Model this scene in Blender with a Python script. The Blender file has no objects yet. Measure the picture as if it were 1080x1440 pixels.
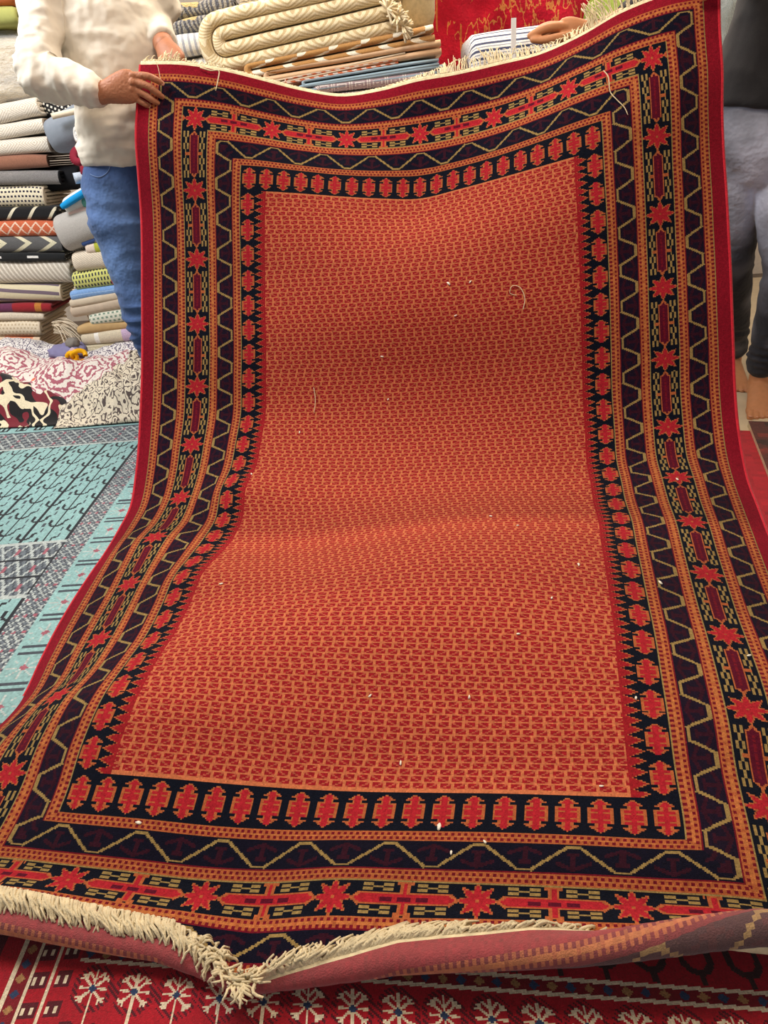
import bpy, bmesh, math, random
import numpy as np
from mathutils import Vector, Matrix, noise

# ------------------------------------------------------------------ camera, world, lights, exposure
SC = bpy.context.scene
COL = SC.collection
F_PX, PITCH, CAM_H, ROLL = 1047.0, math.radians(26), 0.96, math.radians(-4)
CAM = np.array([0.0, 0.0, CAM_H])
FW = np.array([0.0, math.cos(PITCH), -math.sin(PITCH)])
_up0 = np.array([0.0, math.sin(PITCH), math.cos(PITCH)]); _rt0 = np.array([1.0, 0.0, 0.0])
RT = _rt0 * math.cos(ROLL) + _up0 * math.sin(ROLL)
UP = _up0 * math.cos(ROLL) - _rt0 * math.sin(ROLL)
cd = bpy.data.cameras.new('camera'); cam = bpy.data.objects.new('camera', cd); COL.objects.link(cam)
cd.sensor_fit = 'VERTICAL'; cd.sensor_height = 36.0; cd.lens = 36.0 * F_PX / 1440.0
cd.clip_start = 0.05
cam.matrix_world = Matrix(((RT[0], UP[0], -FW[0], CAM[0]), (RT[1], UP[1], -FW[1], CAM[1]), (RT[2], UP[2], -FW[2], CAM[2]), (0, 0, 0, 1)))
SC.camera = cam

w = bpy.data.worlds.new('world'); SC.world = w; w.use_nodes = True
bg = w.node_tree.nodes['Background']; bg.inputs[0].default_value = (0.92, 0.94, 1.0, 1); bg.inputs[1].default_value = 0.50

def area(name, loc, target, size, power, color, size_y=None):
    d = bpy.data.lights.new(name, 'AREA'); d.energy = power; d.color = color; d.size = size
    if size_y: d.shape = 'RECTANGLE'; d.size_y = size_y
    o = bpy.data.objects.new(name, d); COL.objects.link(o); o.location = loc
    o.rotation_euler = (Vector(target) - Vector(loc)).to_track_quat('-Z', 'Y').to_euler()
    return o
area('ceiling_lamp_warm_front', (0.25, 1.10, 2.75), (0.1, 1.2, 0.1), 0.7, 30, (1.0, 0.82, 0.64))
area('ceiling_lamp_warm_back', (0.5, 3.3, 2.75), (0.3, 3.0, 0.8), 1.2, 52, (1.0, 0.86, 0.70))
area('ceiling_lamp_cool_left', (-1.9, 2.0, 2.7), (-1.2, 2.7, 0.7), 0.9, 62, (0.97, 0.98, 1.0))
SC.view_settings.view_transform = 'Standard'; SC.view_settings.look = 'None'
SC.view_settings.gamma = 1.0; SC.view_settings.use_curve_mapping = False
SC.view_settings.exposure = 0.22

# ------------------------------------------------------------------ helpers
def at(x, y, D):
    """point of the place that lies at distance D (metres along the room) on the line of sight x, y"""
    d = FW * F_PX + RT * (x - 540) + UP * (720 - y)
    return Vector(CAM + d * (D / d[1]))
def fl(x, y, z=0.0):
    d = FW * F_PX + RT * (x - 540) + UP * (720 - y)
    return Vector(CAM + d * ((z - CAM_H) / d[2]))
def lin(c):
    return tuple(((v / 255.0) / 12.92 if v <= 10.31 else ((v / 255.0 + 0.055) / 1.055) ** 2.4) for v in c)
def tag(o, label=None, cat=None, group=None, kind=None):
    if label: o['label'] = label
    if cat: o['category'] = cat
    if group: o['group'] = group
    if kind: o['kind'] = kind
    return o
def empty(name, loc=(0, 0, 0)):
    o = bpy.data.objects.new(name, None); COL.objects.link(o); o.location = loc; o.empty_display_size = 0.05
    return o
def link(name, me, mat=None, parent=None, smooth=True):
    o = bpy.data.objects.new(name, me); COL.objects.link(o)
    if mat is not None:
        for m in (mat if isinstance(mat, (list, tuple)) else [mat]): me.materials.append(m)
    if smooth and len(me.polygons): me.polygons.foreach_set('use_smooth', [True] * len(me.polygons))
    if parent is not None:
        o.parent = parent
        o.matrix_parent_inverse = Matrix.Translation(-Vector(parent.location))
    return o
def mesh(name, verts, faces):
    me = bpy.data.meshes.new(name); me.from_pydata([tuple(v) for v in verts], [], faces); me.update(); return me
def grid_mesh(name, P, colors=None, uv=None):
    """P (nv,nu,3) grid of points; colors (nv-1,nu-1,3) linear colour for each quad"""
    nv, nu, _ = P.shape
    idx = np.arange(nv * nu, dtype=np.int32).reshape(nv, nu)
    quads = np.stack([idx[:-1, :-1], idx[1:, :-1], idx[1:, 1:], idx[:-1, 1:]], -1).reshape(-1, 4)
    me = bpy.data.meshes.new(name)
    me.vertices.add(nv * nu); me.vertices.foreach_set('co', P.astype(np.float32).reshape(-1))
    n = len(quads)
    me.loops.add(4 * n); me.loops.foreach_set('vertex_index', quads.reshape(-1))
    me.polygons.add(n); me.polygons.foreach_set('loop_start', np.arange(0, 4 * n, 4, dtype=np.int32))
    me.update(calc_edges=True)
    if colors is not None:
        a = me.color_attributes.new('Col', 'FLOAT_COLOR', 'CORNER')
        c = np.ones((n, 4, 4), np.float32); c[:, :, :3] = colors.reshape(-1, 1, 3)
        a.data.foreach_set('color', c.reshape(-1))
    if uv is not None:
        l = me.uv_layers.new(name='UVMap')
        l.data.foreach_set('uv', uv.astype(np.float32).reshape(-1, 2)[quads.reshape(-1)].reshape(-1))
    return me
def to_local(o, loc):
    """move an object's origin to loc without moving its mesh"""
    o.data.transform(Matrix.Translation(-Vector(loc))); o.location = loc
    return o

# ------------------------------------------------------------------ materials
class Ex:
    def __init__(s, nt, v): s.nt = nt; s.v = v
    def _op(s, op, *a):
        n = s.nt.nodes.new('ShaderNodeMath'); n.operation = op
        for i, x in enumerate((s,) + a):
            if isinstance(x, Ex): s.nt.links.new(x.v, n.inputs[i])
            else: n.inputs[i].default_value = x
        return Ex(s.nt, n.outputs[0])
    def __add__(s, o): return s._op('ADD', o)
    __radd__ = __add__
    def __sub__(s, o): return s._op('SUBTRACT', o)
    def __mul__(s, o): return s._op('MULTIPLY', o)
    __rmul__ = __mul__
    def fract(s): return s._op('FRACT')
    def abs(s): return s._op('ABSOLUTE')
    def floor(s): return s._op('FLOOR')
    def sin(s): return s._op('SINE')
    def lt(s, o): return s._op('LESS_THAN', o)
    def gt(s, o): return s._op('GREATER_THAN', o)
    def mod(s, o): return s._op('FLOORED_MODULO', o)
    def max(s, o): return s._op('MAXIMUM', o)
    def min(s, o): return s._op('MINIMUM', o)
    def tri(s): return ((s.fract() - 0.5).abs() * 2.0)
    def noise(s, v, scale=10.0, detail=2.0):
        c = s.nt.nodes.new('ShaderNodeCombineXYZ'); s.nt.links.new(s.v, c.inputs[0]); s.nt.links.new(v.v, c.inputs[1])
        n = s.nt.nodes.new('ShaderNodeTexNoise'); n.inputs['Scale'].default_value = scale; n.inputs['Detail'].default_value = detail
        s.nt.links.new(c.outputs[0], n.inputs['Vector']); return Ex(s.nt, n.outputs['Fac'])
    def voronoi(s, v, scale=10.0):
        c = s.nt.nodes.new('ShaderNodeCombineXYZ'); s.nt.links.new(s.v, c.inputs[0]); s.nt.links.new(v.v, c.inputs[1])
        n = s.nt.nodes.new('ShaderNodeTexVoronoi'); n.inputs['Scale'].default_value = scale
        s.nt.links.new(c.outputs[0], n.inputs['Vector']); return Ex(s.nt, n.outputs['Distance'])
_mc = [0]
def fabric(name, base, pattern=None, rough=0.9, bump=0.25, weave=900.0, vary=0.18, sheen=0.15, attr=None, alpha=None, bdist=0.004):
    m = bpy.data.materials.new(name); m.use_nodes = True; nt = m.node_tree; L = nt.links
    b = nt.nodes['Principled BSDF']; b.inputs['Roughness'].default_value = rough
    b.inputs['Specular IOR Level'].default_value = 0.15
    b.inputs['Sheen Weight'].default_value = sheen; b.inputs['Sheen Roughness'].default_value = 0.6
    tc = nt.nodes.new('ShaderNodeTexCoord')
    if attr:
        a = nt.nodes.new('ShaderNodeAttribute'); a.attribute_name = attr; col = a.outputs['Color']
    else:
        rg = nt.nodes.new('ShaderNodeRGB'); rg.outputs[0].default_value = lin(base) + (1,); col = rg.outputs[0]
    if pattern:
        sp = nt.nodes.new('ShaderNodeSeparateXYZ'); L.new(tc.outputs['UV'], sp.inputs[0])
        for mask, c in pattern(Ex(nt, sp.outputs[0]), Ex(nt, sp.outputs[1])):
            mx = nt.nodes.new('ShaderNodeMix'); mx.data_type = 'RGBA'
            L.new(mask.v, mx.inputs[0]); L.new(col, mx.inputs[6]); mx.inputs[7].default_value = lin(c) + (1,)
            col = mx.outputs[2]
    n = nt.nodes.new('ShaderNodeTexNoise'); n.inputs['Scale'].default_value = weave; n.inputs['Detail'].default_value = 1.0
    L.new(tc.outputs['Object'], n.inputs['Vector'])
    if vary:
        n2 = nt.nodes.new('ShaderNodeTexNoise'); n2.inputs['Scale'].default_value = weave * 0.25; n2.inputs['Detail'].default_value = 3.0
        L.new(tc.outputs['Object'], n2.inputs['Vector'])
        mr = nt.nodes.new('ShaderNodeMapRange'); mr.inputs[1].default_value = 0.25; mr.inputs[2].default_value = 0.75
        mr.inputs[3].default_value = 1.0 - vary; mr.inputs[4].default_value = 1.0 + vary
        L.new(n2.outputs['Fac'], mr.inputs[0])
        mx = nt.nodes.new('ShaderNodeMix'); mx.data_type = 'RGBA'; mx.blend_type = 'MULTIPLY'; mx.inputs[0].default_value = 1.0
        L.new(col, mx.inputs[6]); L.new(mr.outputs[0], mx.inputs[7]); col = mx.outputs[2]
    L.new(col, b.inputs['Base Color'])
    if bump:
        bp = nt.nodes.new('ShaderNodeBump'); bp.inputs['Strength'].default_value = bump; bp.inputs['Distance'].default_value = bdist
        L.new(n.outputs['Fac'], bp.inputs['Height']); L.new(bp.outputs[0], b.inputs['Normal'])
    if alpha: b.inputs['Alpha'].default_value = alpha
    return m
def plain(name, c, rough=0.8, bump=0.1, weave=200, vary=0.06): return fabric(name, c, None, rough, bump, weave, vary, 0.0)

# ------------------------------------------------------------------ the room
def slab(name, x0, x1, y0, y1, z0, z1, mat, kind='structure'):
    bm = bmesh.new(); bmesh.ops.create_cube(bm, size=1.0)
    for v in bm.verts: v.co = Vector(((x0 + x1) / 2 + v.co.x * (x1 - x0), (y0 + y1) / 2 + v.co.y * (y1 - y0), (z0 + z1) / 2 + v.co.z * (z1 - z0)))
    me = bpy.data.meshes.new(name); bm.to_mesh(me); bm.free()
    return tag(link(name, me, mat, smooth=False), kind=kind)
M_FLOOR = plain('floor_grey_stone', (120, 108, 98)); M_WALL = plain('wall_plaster', (214, 204, 190)); M_CEIL = plain('ceiling_paint', (225, 222, 216))
slab('floor', -3.0, 3.2, -2.2, 5.4, -0.1, -0.004, M_FLOOR)
slab('wall_back', -3.1, 3.3, 5.4, 5.5, -0.1, 2.95, M_WALL)
slab('wall_left', -3.1, -3.0, -2.2, 5.4, -0.1, 2.95, M_WALL)
slab('wall_right', 3.2, 3.3, -2.2, 5.4, -0.1, 2.95, M_WALL)
slab('ceiling', -3.1, 3.3, -2.2, 5.5, 2.9, 3.0, M_CEIL)
# ------------------------------------------------------------------ the rug that is being shown
W, L = 1.5295, 2.3415
UB = np.array([0, .0330, .0572, .1018, .1257, .1913, .2153, .2625, .2864, .3552])
VB = np.array([0, .0232, .0428, .0836, .1045, .1601, .1797, .2253, .2440, .3113])
OFFU, OFFV = (UB[4] + UB[5]) / 2, (VB[4] + VB[5]) / 2
AU, AV = (W - 2 * OFFU) / 6, (L - 2 * OFFV) / 12
RUG = np.array([-560,2305,1198,-454,2289,1190,-349,2301,1171,-247,2328,1144,-145,2355,1116,-38,2367,1096,69,2346,1101,171,2309,1115,275,2284,1123,379,2258,1136,480,2224,1150,569,2169,1178,650,2108,1214,745,2063,1238,850,2040,1248,-575,2269,1114,-467,2255,1107,-360,2261,1091,-257,2287,1065,-153,2308,1040,-44,2317,1022,65,2305,1021,171,2282,1027,276,2254,1038,378,2220,1053,473,2173,1076,560,2116,1106,647,2060,1137,746,2024,1157,855,2020,1160,-590,2241,1027,-482,2228,1020,-374,2224,1009,-267,2239,990,-161,2255,968,-52,2264,951,58,2260,943,167,2244,944,272,2215,956,372,2174,976,465,2122,1002,555,2066,1032,651,2020,1056,754,1996,1070,863,1997,1073,-599,2229,936,-493,2212,928,-386,2196,923,-278,2191,915,-170,2200,899,-61,2208,882,49,2209,870,159,2199,864,263,2166,881,362,2122,903,458,2073,928,554,2023,953,652,1984,973,759,1973,981,867,1979,984,-608,2218,842,-501,2198,836,-395,2176,833,-289,2158,832,-179,2152,824,-70,2153,813,39,2153,801,149,2142,795,253,2109,813,353,2068,833,453,2026,852,553,1987,871,656,1959,885,763,1951,892,872,1954,896,-617,2193,754,-510,2175,747,-403,2153,745,-297,2129,747,-189,2112,745,-80,2102,741,29,2092,736,137,2075,737,242,2048,747,346,2015,761,449,1982,775,554,1953,787,660,1935,797,768,1927,804,877,1924,810,-626,2161,668,-518,2145,661,-411,2125,659,-304,2100,662,-197,2076,664,-88,2056,664,20,2038,665,128,2019,669,235,1997,674,341,1972,683,448,1947,692,555,1925,702,663,1911,710,771,1901,717,879,1891,725,-634,2127,583,-526,2113,576,-418,2093,575,-311,2069,579,-203,2045,581,-95,2023,582,14,2003,584,123,1984,587,232,1965,591,340,1943,598,449,1921,606,557,1901,615,665,1885,624,773,1871,632,881,1858,640,-642,2092,499,-533,2078,493,-425,2061,492,-317,2039,495,-208,2018,496,-99,1999,496,12,1981,497,122,1965,499,232,1946,504,341,1925,510,449,1901,519,558,1878,529,666,1859,538,774,1841,547,881,1824,555,-650,2052,417,-542,2041,412,-433,2025,410,-325,2005,413,-214,1988,412,-103,1972,412,8,1958,412,120,1943,413,231,1925,417,340,1903,424,450,1877,433,558,1852,443,666,1828,453,774,1808,463,881,1790,471,-658,2007,339,-549,1995,335,-440,1982,333,-331,1963,335,-221,1946,334,-110,1931,333,2,1916,333,114,1902,334,226,1886,337,336,1865,343,446,1840,352,555,1817,361,664,1795,370,771,1773,380,878,1751,390,-665,1956,264,-558,1936,270,-450,1916,275,-343,1896,279,-232,1882,275,-120,1868,271,-8,1854,270,104,1840,270,216,1825,272,328,1806,276,439,1785,282,550,1764,289,659,1745,296,767,1724,305,872,1700,315,-671,1894,197,-565,1870,210,-460,1844,224,-353,1820,235,-244,1805,232,-132,1793,226,-20,1778,224,92,1763,226,204,1747,228,315,1730,230,426,1711,233,537,1693,237,646,1674,244,754,1654,251,861,1633,257,-677,1823,142,-575,1794,164,-473,1766,186,-372,1736,210,-260,1723,202,-146,1711,193,-34,1696,193,79,1679,198,190,1661,203,301,1644,205,414,1626,206,525,1608,212,631,1589,224,739,1569,228,845,1554,217,-691,1737,114,-590,1709,142,-485,1684,156,-377,1662,163,-268,1644,164,-158,1627,166,-47,1610,174,64,1591,185,175,1573,195,285,1556,199,397,1538,199,507,1520,203,615,1502,209,723,1484,206,830,1468,193,-704,1649,96,-608,1621,138,-501,1597,153,-392,1576,149,-282,1557,149,-172,1540,155,-62,1522,169,49,1503,186,159,1485,199,269,1468,204,382,1450,202,493,1432,201,600,1414,201,707,1397,191,813,1382,173,-719,1562,82,-620,1535,119,-516,1511,144,-408,1489,155,-298,1470,157,-189,1452,162,-78,1434,176,32,1416,194,142,1398,208,252,1380,211,363,1363,206,473,1345,198,582,1328,189,689,1311,174,796,1295,156,-733,1474,66,-631,1449,99,-530,1425,132,-426,1402,160,-316,1384,167,-205,1365,172,-95,1347,184,15,1328,199,125,1310,210,235,1292,211,346,1275,203,456,1258,190,564,1242,175,672,1225,158,778,1208,142,-744,1387,48,-643,1363,83,-541,1339,115,-436,1316,143,-329,1296,161,-220,1277,173,-111,1259,184,-1,1240,194,109,1222,200,219,1205,199,330,1188,190,439,1172,177,547,1156,161,654,1139,145,762,1121,130,-753,1302,26,-655,1278,67,-553,1253,102,-449,1229,131,-343,1208,152,-235,1190,164,-126,1172,170,-16,1154,174,94,1137,175,204,1120,174,314,1103,168,423,1086,160,531,1070,147,638,1053,134,745,1034,121,-759,1216,6,-664,1192,54,-567,1167,99,-466,1142,129,-358,1121,142,-250,1104,145,-140,1088,143,-31,1072,141,78,1056,139,188,1038,139,297,1020,139,405,1001,138,513,985,133,621,966,123,727,947,107,-776,1129,4,-684,1107,58,-586,1081,100,-482,1054,120,-374,1035,121,-264,1021,114,-155,1008,106,-46,993,101,63,976,100,172,958,103,280,937,109,388,917,115,495,900,115,602,882,105,708,862,87,-803,1045,15,-703,1022,52,-600,997,79,-497,970,91,-388,954,86,-279,942,76,-170,928,67,-61,913,64,47,894,68,155,874,76,263,853,84,370,832,93,474,817,94,579,801,78,686,779,62,-824,958,19,-718,937,32,-612,918,42,-509,892,51,-402,875,48,-294,861,39,-186,845,37,-78,827,42,29,808,52,136,788,62,244,767,70,352,746,76,455,731,79,558,716,63,664,694,44,-841,870,17,-734,850,19,-625,833,23,-521,808,29,-415,791,24,-308,776,15,-202,758,20,-98,739,40,8,720,49,113,701,58,219,681,67,325,662,72,432,646,72,539,628,57,644,608,34,-859,782,14,-751,763,14,-644,744,17,-538,721,23,-431,703,16,-324,687,9,-219,670,15,-116,651,37,-10,632,44,95,613,51,200,594,56,306,576,59,415,559,56,522,541,44,628,520,27,-876,693,12,-768,674,12,-661,655,12,-555,634,12,-448,615,11,-341,599,10,-235,581,14,-130,562,25,-25,544,33,81,525,36,187,507,37,293,490,37,400,473,34,506,454,28,613,432,20], float).reshape(27, 15, 3) / 1000.0      # measured drape of the rug, metres

def cr(P, t, axis):
    n = P.shape[axis]; i = np.clip(np.floor(t).astype(int), 0, n - 2); f = t - i
    g = lambda k: np.take(P, np.clip(i + k, 0, n - 1), axis)
    sh = [1] * P.ndim; sh[axis] = -1; f = f.reshape(sh)
    a, b, c, d = g(-1), g(0), g(1), g(2)
    a = np.where(i.reshape(sh) == 0, 2 * b - c, a); d = np.where((i + 2).reshape(sh) > n - 1, 2 * c - b, d)
    return b + .5 * f * (c - a + f * (2 * a - 5 * b + 4 * c - d + f * (3 * (b - c) + d - a)))
def surf(us, vs):
    return cr(cr(RUG, np.asarray(vs) / L * 26, 0), np.asarray(us) / W * 14, 1)
def normals(S):
    du = np.gradient(S, axis=1); dv = np.gradient(S, axis=0)
    n = np.cross(dv, du); n /= np.linalg.norm(n, axis=2, keepdims=True) + 1e-12
    return n
FOLD_U = np.array([0, 2, 3, 4, 5, 5.6, 6, 6.4, 7, 8, 9, 10, 11, 12, 13, 14]) * (W / 14)
FOLD_L = np.array([.046, .046, .046, .043, .038, .026, .016, .016, .026, .044, .052, .062, .076, .091, .096, .096])
FOLD_R = np.array([.008, .008, .008, .008, .007, .006, .006, .006, .008, .010, .0105, .0115, .0128, .0135, .0138, .0138])
def rug_surface(nu, nv):
    """front face of the rug on an nu x nv grid, its end curled back over itself"""
    us = np.linspace(0, W, nu); vs = np.linspace(0, L, nv)
    S = surf(us, vs)
    # both end corners ride up a little where the end curls
    dvv = L - vs; ramp = np.clip((.16 - dvv) / .08, 0, 1); ramp = ramp * ramp * (3 - 2 * ramp)
    S[..., 2] += ramp[:, None] * np.interp(us, np.array([0, 3, 5, 6, 7.5, 10, 12, 14]) * (W / 14), [.026, .026, .016, 0, .004, .022, .036, .038])[None, :]
    N = normals(S)
    fold = np.interp(us, FOLD_U, FOLD_L); rad = np.interp(us, FOLD_U, FOLD_R)
    vf = L - fold
    jf = vf / L * (nv - 1); j0 = np.clip(np.floor(jf).astype(int), 0, nv - 2); fr = (jf - j0)[:, None]
    ii = np.arange(nu)
    P0 = S[j0, ii] * (1 - fr) + S[j0 + 1, ii] * fr
    T = S[j0, ii] - S[j0 - 6, ii]; T /= np.linalg.norm(T, axis=1, keepdims=True)
    Nn = N[j0 - 4, ii]
    for k in range(8):      # keep the crease even
        T = (np.roll(T, 1, 0) + T + np.roll(T, -1, 0)) / 3 if 0 else T
    s = vs[:, None] - vf[None, :]
    th = np.clip(s, 0, None) / rad[None, :]
    lim = np.interp(us, np.array([0, 7.5, 9.5, 11, 14]) * (W / 14), np.array([1.02, 1.02, 1.15, 1.62, 1.65]) * math.pi)
    thc = np.minimum(th, lim[None, :])
    rest = (th - thc) * rad[None, :]
    rr = rad[None, :]
    cen = P0[None] + Nn[None] * rr[..., None]
    arc = cen + rr[..., None] * (np.sin(thc)[..., None] * T[None] - np.cos(thc)[..., None] * Nn[None])
    tang = np.cos(thc)[..., None] * T[None] + np.sin(thc)[..., None] * Nn[None]
    arc = arc + tang * rest[..., None]
    S = np.where((s > 0)[..., None], arc, S)
    return us, vs, S, normals(S)

def pal(**k): return {n: np.array(lin(c)) for n, c in k.items()}
RC = pal(red=(127, 17, 34), orange=(163, 88, 50), navy=(14, 13, 29), plum=(25, 15, 32), gold=(142, 118, 70), star=(160, 32, 42), maroon=(82, 13, 34),
         ink=(11, 15, 27), dred=(104, 18, 32), motif=(47, 15, 29), lite=(174, 104, 57), fred=(142, 27, 34), fora=(186, 106, 68), fsal=(170, 82, 60))
def rug_pattern(U, V, ku, kv):
    """woven design: colour of every knot at (U, V); ku, kv number the knots"""
    rng = np.random.default_rng(4)
    C = np.zeros(U.shape + (3,))
    du = np.minimum(U, W - U); dv = np.minimum(V, L - V)
    iu = np.searchsorted(UB, du, 'right') - 1; iv = np.searchsorted(VB, dv, 'right') - 1
    ring = np.minimum(iu, iv); ring = np.clip(ring, 0, 9)
    r1 = np.minimum(ring, 8)
    tu = (du - UB[r1]) / (UB[r1 + 1] - UB[r1]); tv = (dv - VB[r1]) / (VB[r1 + 1] - VB[r1])
    horiz = (iv < iu) | ((iv == iu) & (tv < tu))
    t = np.where(horiz, tv, tu); s = np.where(horiz, U, V)
    kk = np.where(horiz, ku, kv); bw = np.where(horiz, VB[r1 + 1] - VB[r1], UB[r1 + 1] - UB[r1])
    def put(m, c): C[m] = RC[c]
    put(ring == 0, 'red')
    # guard stripes with their small dice
    g = (ring == 1) | (ring == 3) | (ring == 5) | (ring == 7)
    put(g, 'orange')
    k2 = kk + (t > .5) * 2
    dots = (k2 % 4 < 2) & ((np.abs(t - .27) < .12) | (np.abs(t - .73) < .12))
    mid = (np.abs(t - .5) <= .11) & ((kk // 3) % 4 < 3)
    put(g & mid, 'lite'); put(g & dots, 'dred')
    edge_out = (ring == 1) | (ring == 5)
    put(g & np.where(edge_out, t > .90, t < .10), 'dred'); put(g & np.where(edge_out, t < .10, t > .90), 'gold')
    # zigzag borders
    for R in (2, 6):
        m = ring == R
        put(m & horiz, 'navy'); put(m & ~horiz, 'plum')
        cu, cv = (UB[R] + UB[R + 1]) / 2, (VB[R] + VB[R + 1]) / 2
        nu_ = 10 if R == 2 else 8; nv_ = 25 if R == 2 else 22
        pu = (U - cu) / (W - 2 * cu) * nu_; pv = (V - cv) / (L - 2 * cv) * nv_
        p = np.where(horiz, pu, pv); per = np.where(horiz, (W - 2 * cu) / nu_, (L - 2 * cv) / nv_)
        tri = 1 - np.abs((p % 1) - .5) * 2
        k = np.where(horiz, 1.12, 1.75)
        z = np.clip((tri - .5) * k + .5, .10, .90)
        flat = (z <= .101) | (z >= .899)
        slope = np.where(flat, 0, 2 * k * bw / per); dist = np.abs(t - z) * bw / np.sqrt(1 + slope ** 2)
        # small hooked figures between the zigzags
        f0 = ((p + .5) % 1 - .5) * per; f1 = (p % 1 - .5) * per
        for ff, side in ((f0, 1), (f1, 0)):
            q = t if side else 1 - t
            stem = (np.abs(ff) < .0038) & (q > .38) & (q < .86)
            bar = (np.abs(q - (.86 - np.abs(ff) * 9)) < .07) & (np.abs(ff) < .024)
            foot = (np.abs(q - .36) < .06) & (np.abs(ff) < .009)
            put(m & (stem | bar | foot), 'motif')
        put(m & (dist < np.where(horiz, .0023, .0026)), 'gold')
    # main border: stars and cartouches
    m = ring == 4
    put(m, 'ink')
    a_h = (U - OFFU) / AU; a_v = (V - OFFV) / AV
    hb = dv - OFFV; vb_ = du - OFFU
    def star(a, b, sc):
        th = np.arctan2(b, a); r = np.hypot(a, b)
        tt = np.abs(((th / (math.pi / 4)) % 1) - .5) * 2
        Ro = (.0165 + (.0305 - .0165) * tt ** 1.25) * sc
        return r, Ro
    def border(mm, along, per, b, half, vertical):
        k = np.round(along); a = (along - k) * per
        r, Ro = star(a, b * (.0275 / half), 1.0)
        c = np.floor(along) + .5; ac = np.abs((along - c) * per); bb = np.abs(b)
        hl = per / 2 - (.0405 if vertical else .038)
        if vertical: body_w, tip = .0130, .010
        else: body_w, tip = .0105, .013
        body = (bb < body_w) & (ac < hl)
        tipm = (ac >= hl) & (bb < np.clip((hl + tip - ac) * .75, 0, 1) + .0015) & (ac < hl + tip)
        arm = (ac < (.0035 if vertical else .0062)) & (bb < half * (.70 if vertical else .97))
        tee = (bb > half * .62) & (bb < half * .76) & (ac < .011) if vertical else (bb > half * .80) & (ac < .014) & (((ac * 700).astype(int) % 3) > 0)
        outl = body | tipm | arm
        put(mm & tee, 'gold' if vertical else 'orange')
        # small gold ladders at both sides
        la = ac - per * .19
        lad = (np.abs(la) < .022) & (bb > half * .44) & (bb < half * .86)
        cell = (np.floor((la + .022) / .0146).astype(int) + np.floor((bb - half * .44) / (half * .14)).astype(int)) % 2 == 0
        put(mm & lad & cell, 'gold')
        put(mm & outl, 'orange')
        inn = ((bb < body_w - .0032) & (ac < hl - .001)) | ((ac >= hl - .001) & (bb < np.clip((hl + tip - .004 - ac) * .6, 0, 1)) & (ac < hl + tip - .003))
        if not vertical: inn = inn | ((ac < .0035) & (bb < half * .9))
        put(mm & inn, 'maroon' if vertical else 'star')
        if vertical: put(mm & (bb < .0028) & (ac < hl - .006) & ((ac * 500).astype(int) % 4 < 3), 'dred')
        else:
            q = np.minimum(np.minimum(np.abs(ac), np.abs(ac - .026)), 9)
            put(mm & (bb < .0036) & (q < .0085), 'maroon')
        put(mm & (r < Ro), 'orange'); put(mm & (r < Ro - .0036), 'star'); put(mm & (r < .0022), 'orange')
    mh = m & (iv == 4); mv = m & (iu == 4) & ~(iv == 4)
    inner_h = mh & (a_h > -.32) & (a_h < 6.32)
    border(mh, np.clip(a_h, -.3, 6.3), AU, hb, (VB[5] - VB[4]) / 2, False)
    border(mv, a_v, AV, vb_, (UB[5] - UB[4]) / 2, True)
    # inner border: a row of red beetle figures
    m = ring == 8
    put(m, 'ink')
    nH = int(round((W - 2 * UB[8]) / .0462)); pH = (W - 2 * UB[8]) / nH
    nV = int(round((L - 2 * VB[9]) / .0665)); pV = (L - 2 * VB[9]) / nV
    kx = np.floor((U - UB[8]) / pH)
    dxh = U - (UB[8] + (kx + .5) * pH); dyh = dv - (VB[8] + VB[9]) / 2
    dxv = du - (UB[8] + .021); dyv = V - (VB[9] + (np.floor((V - VB[9]) / pV) + .5) * pV)
    def beetle(mm, dx, dy, hh, hw):
        ax, ay = np.abs(dx) / hw, np.abs(dy) / hh
        shp = ((ay < .46) & (ax < 1)) | ((ay >= .46) & (ay < .66) & (ax < .46)) | ((ay >= .62) & (ay < 1.0) & (ax < (1.03 - ay) * 2.5))
        put(mm & shp, 'orange')
        core = ((ay < .93) & (ax < .26)) | ((ay > .66) & (ay < .93) & (ax < (.95 - ay) * 1.9)) | ((ay < .44) & (ax < .76) & ~((ay > .17) & (ay < .27)))
        put(mm & core, 'star')
    corner = (iu == 8) & (iv == 8)
    beetle(m & (iv == 8), dxh, dyh, .0285, .0172)
    beetle(m & (iu == 8) & (iv > 8), dxv, dyv, .0285, .0178)
    # stepped teeth where the field meets the side borders
    q = V / .0185
    tooth = 1 - np.abs((q % 1) - .5) * 2
    edge = UB[9] - .004 - .020 * np.round(tooth * 4) / 4
    mt = (iu == 8) & (iv >= 9)
    put(mt & (du > edge - .0034), 'orange'); put(mt & (du > edge), 'fred')
    # the field: rows of small leaning leaves, every other row reversed
    f = ring == 9
    RH, PW = 5, 9
    row = kv // RH; y = kv % RH
    x0 = ku + (row * 3) % PW + (np.sin(row * 1.7) * 2).astype(int)
    x = x0 % PW
    rev = row % 2 == 1
    x = np.where(rev, PW - 1 - x, x)
    put(f, 'fred')
    put(f & (y >= 1) & (np.abs(y - (1 + (x - 2) * .55)) < .62) & (x >= 2), 'fsal')
    put(f & (y == 0), 'fora')
    put(f & (x <= 1), 'fora')
    put((ring == 9) & (dv < VB[9] + .0035), 'fora')
    # uneven dye lots from row to row and knot to knot
    C *= (1 + .10 * rng.standard_normal(U.shape))[..., None].clip(.65, 1.4)
    rowv = np.interp(np.arange(U.shape[0]), np.arange(0, U.shape[0] + 30, 30), 1 + .07 * rng.standard_normal(len(np.arange(0, U.shape[0] + 30, 30))))
    C *= rowv[:, None, None] * .94
    return np.clip(C, 0.001, 1)

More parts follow.
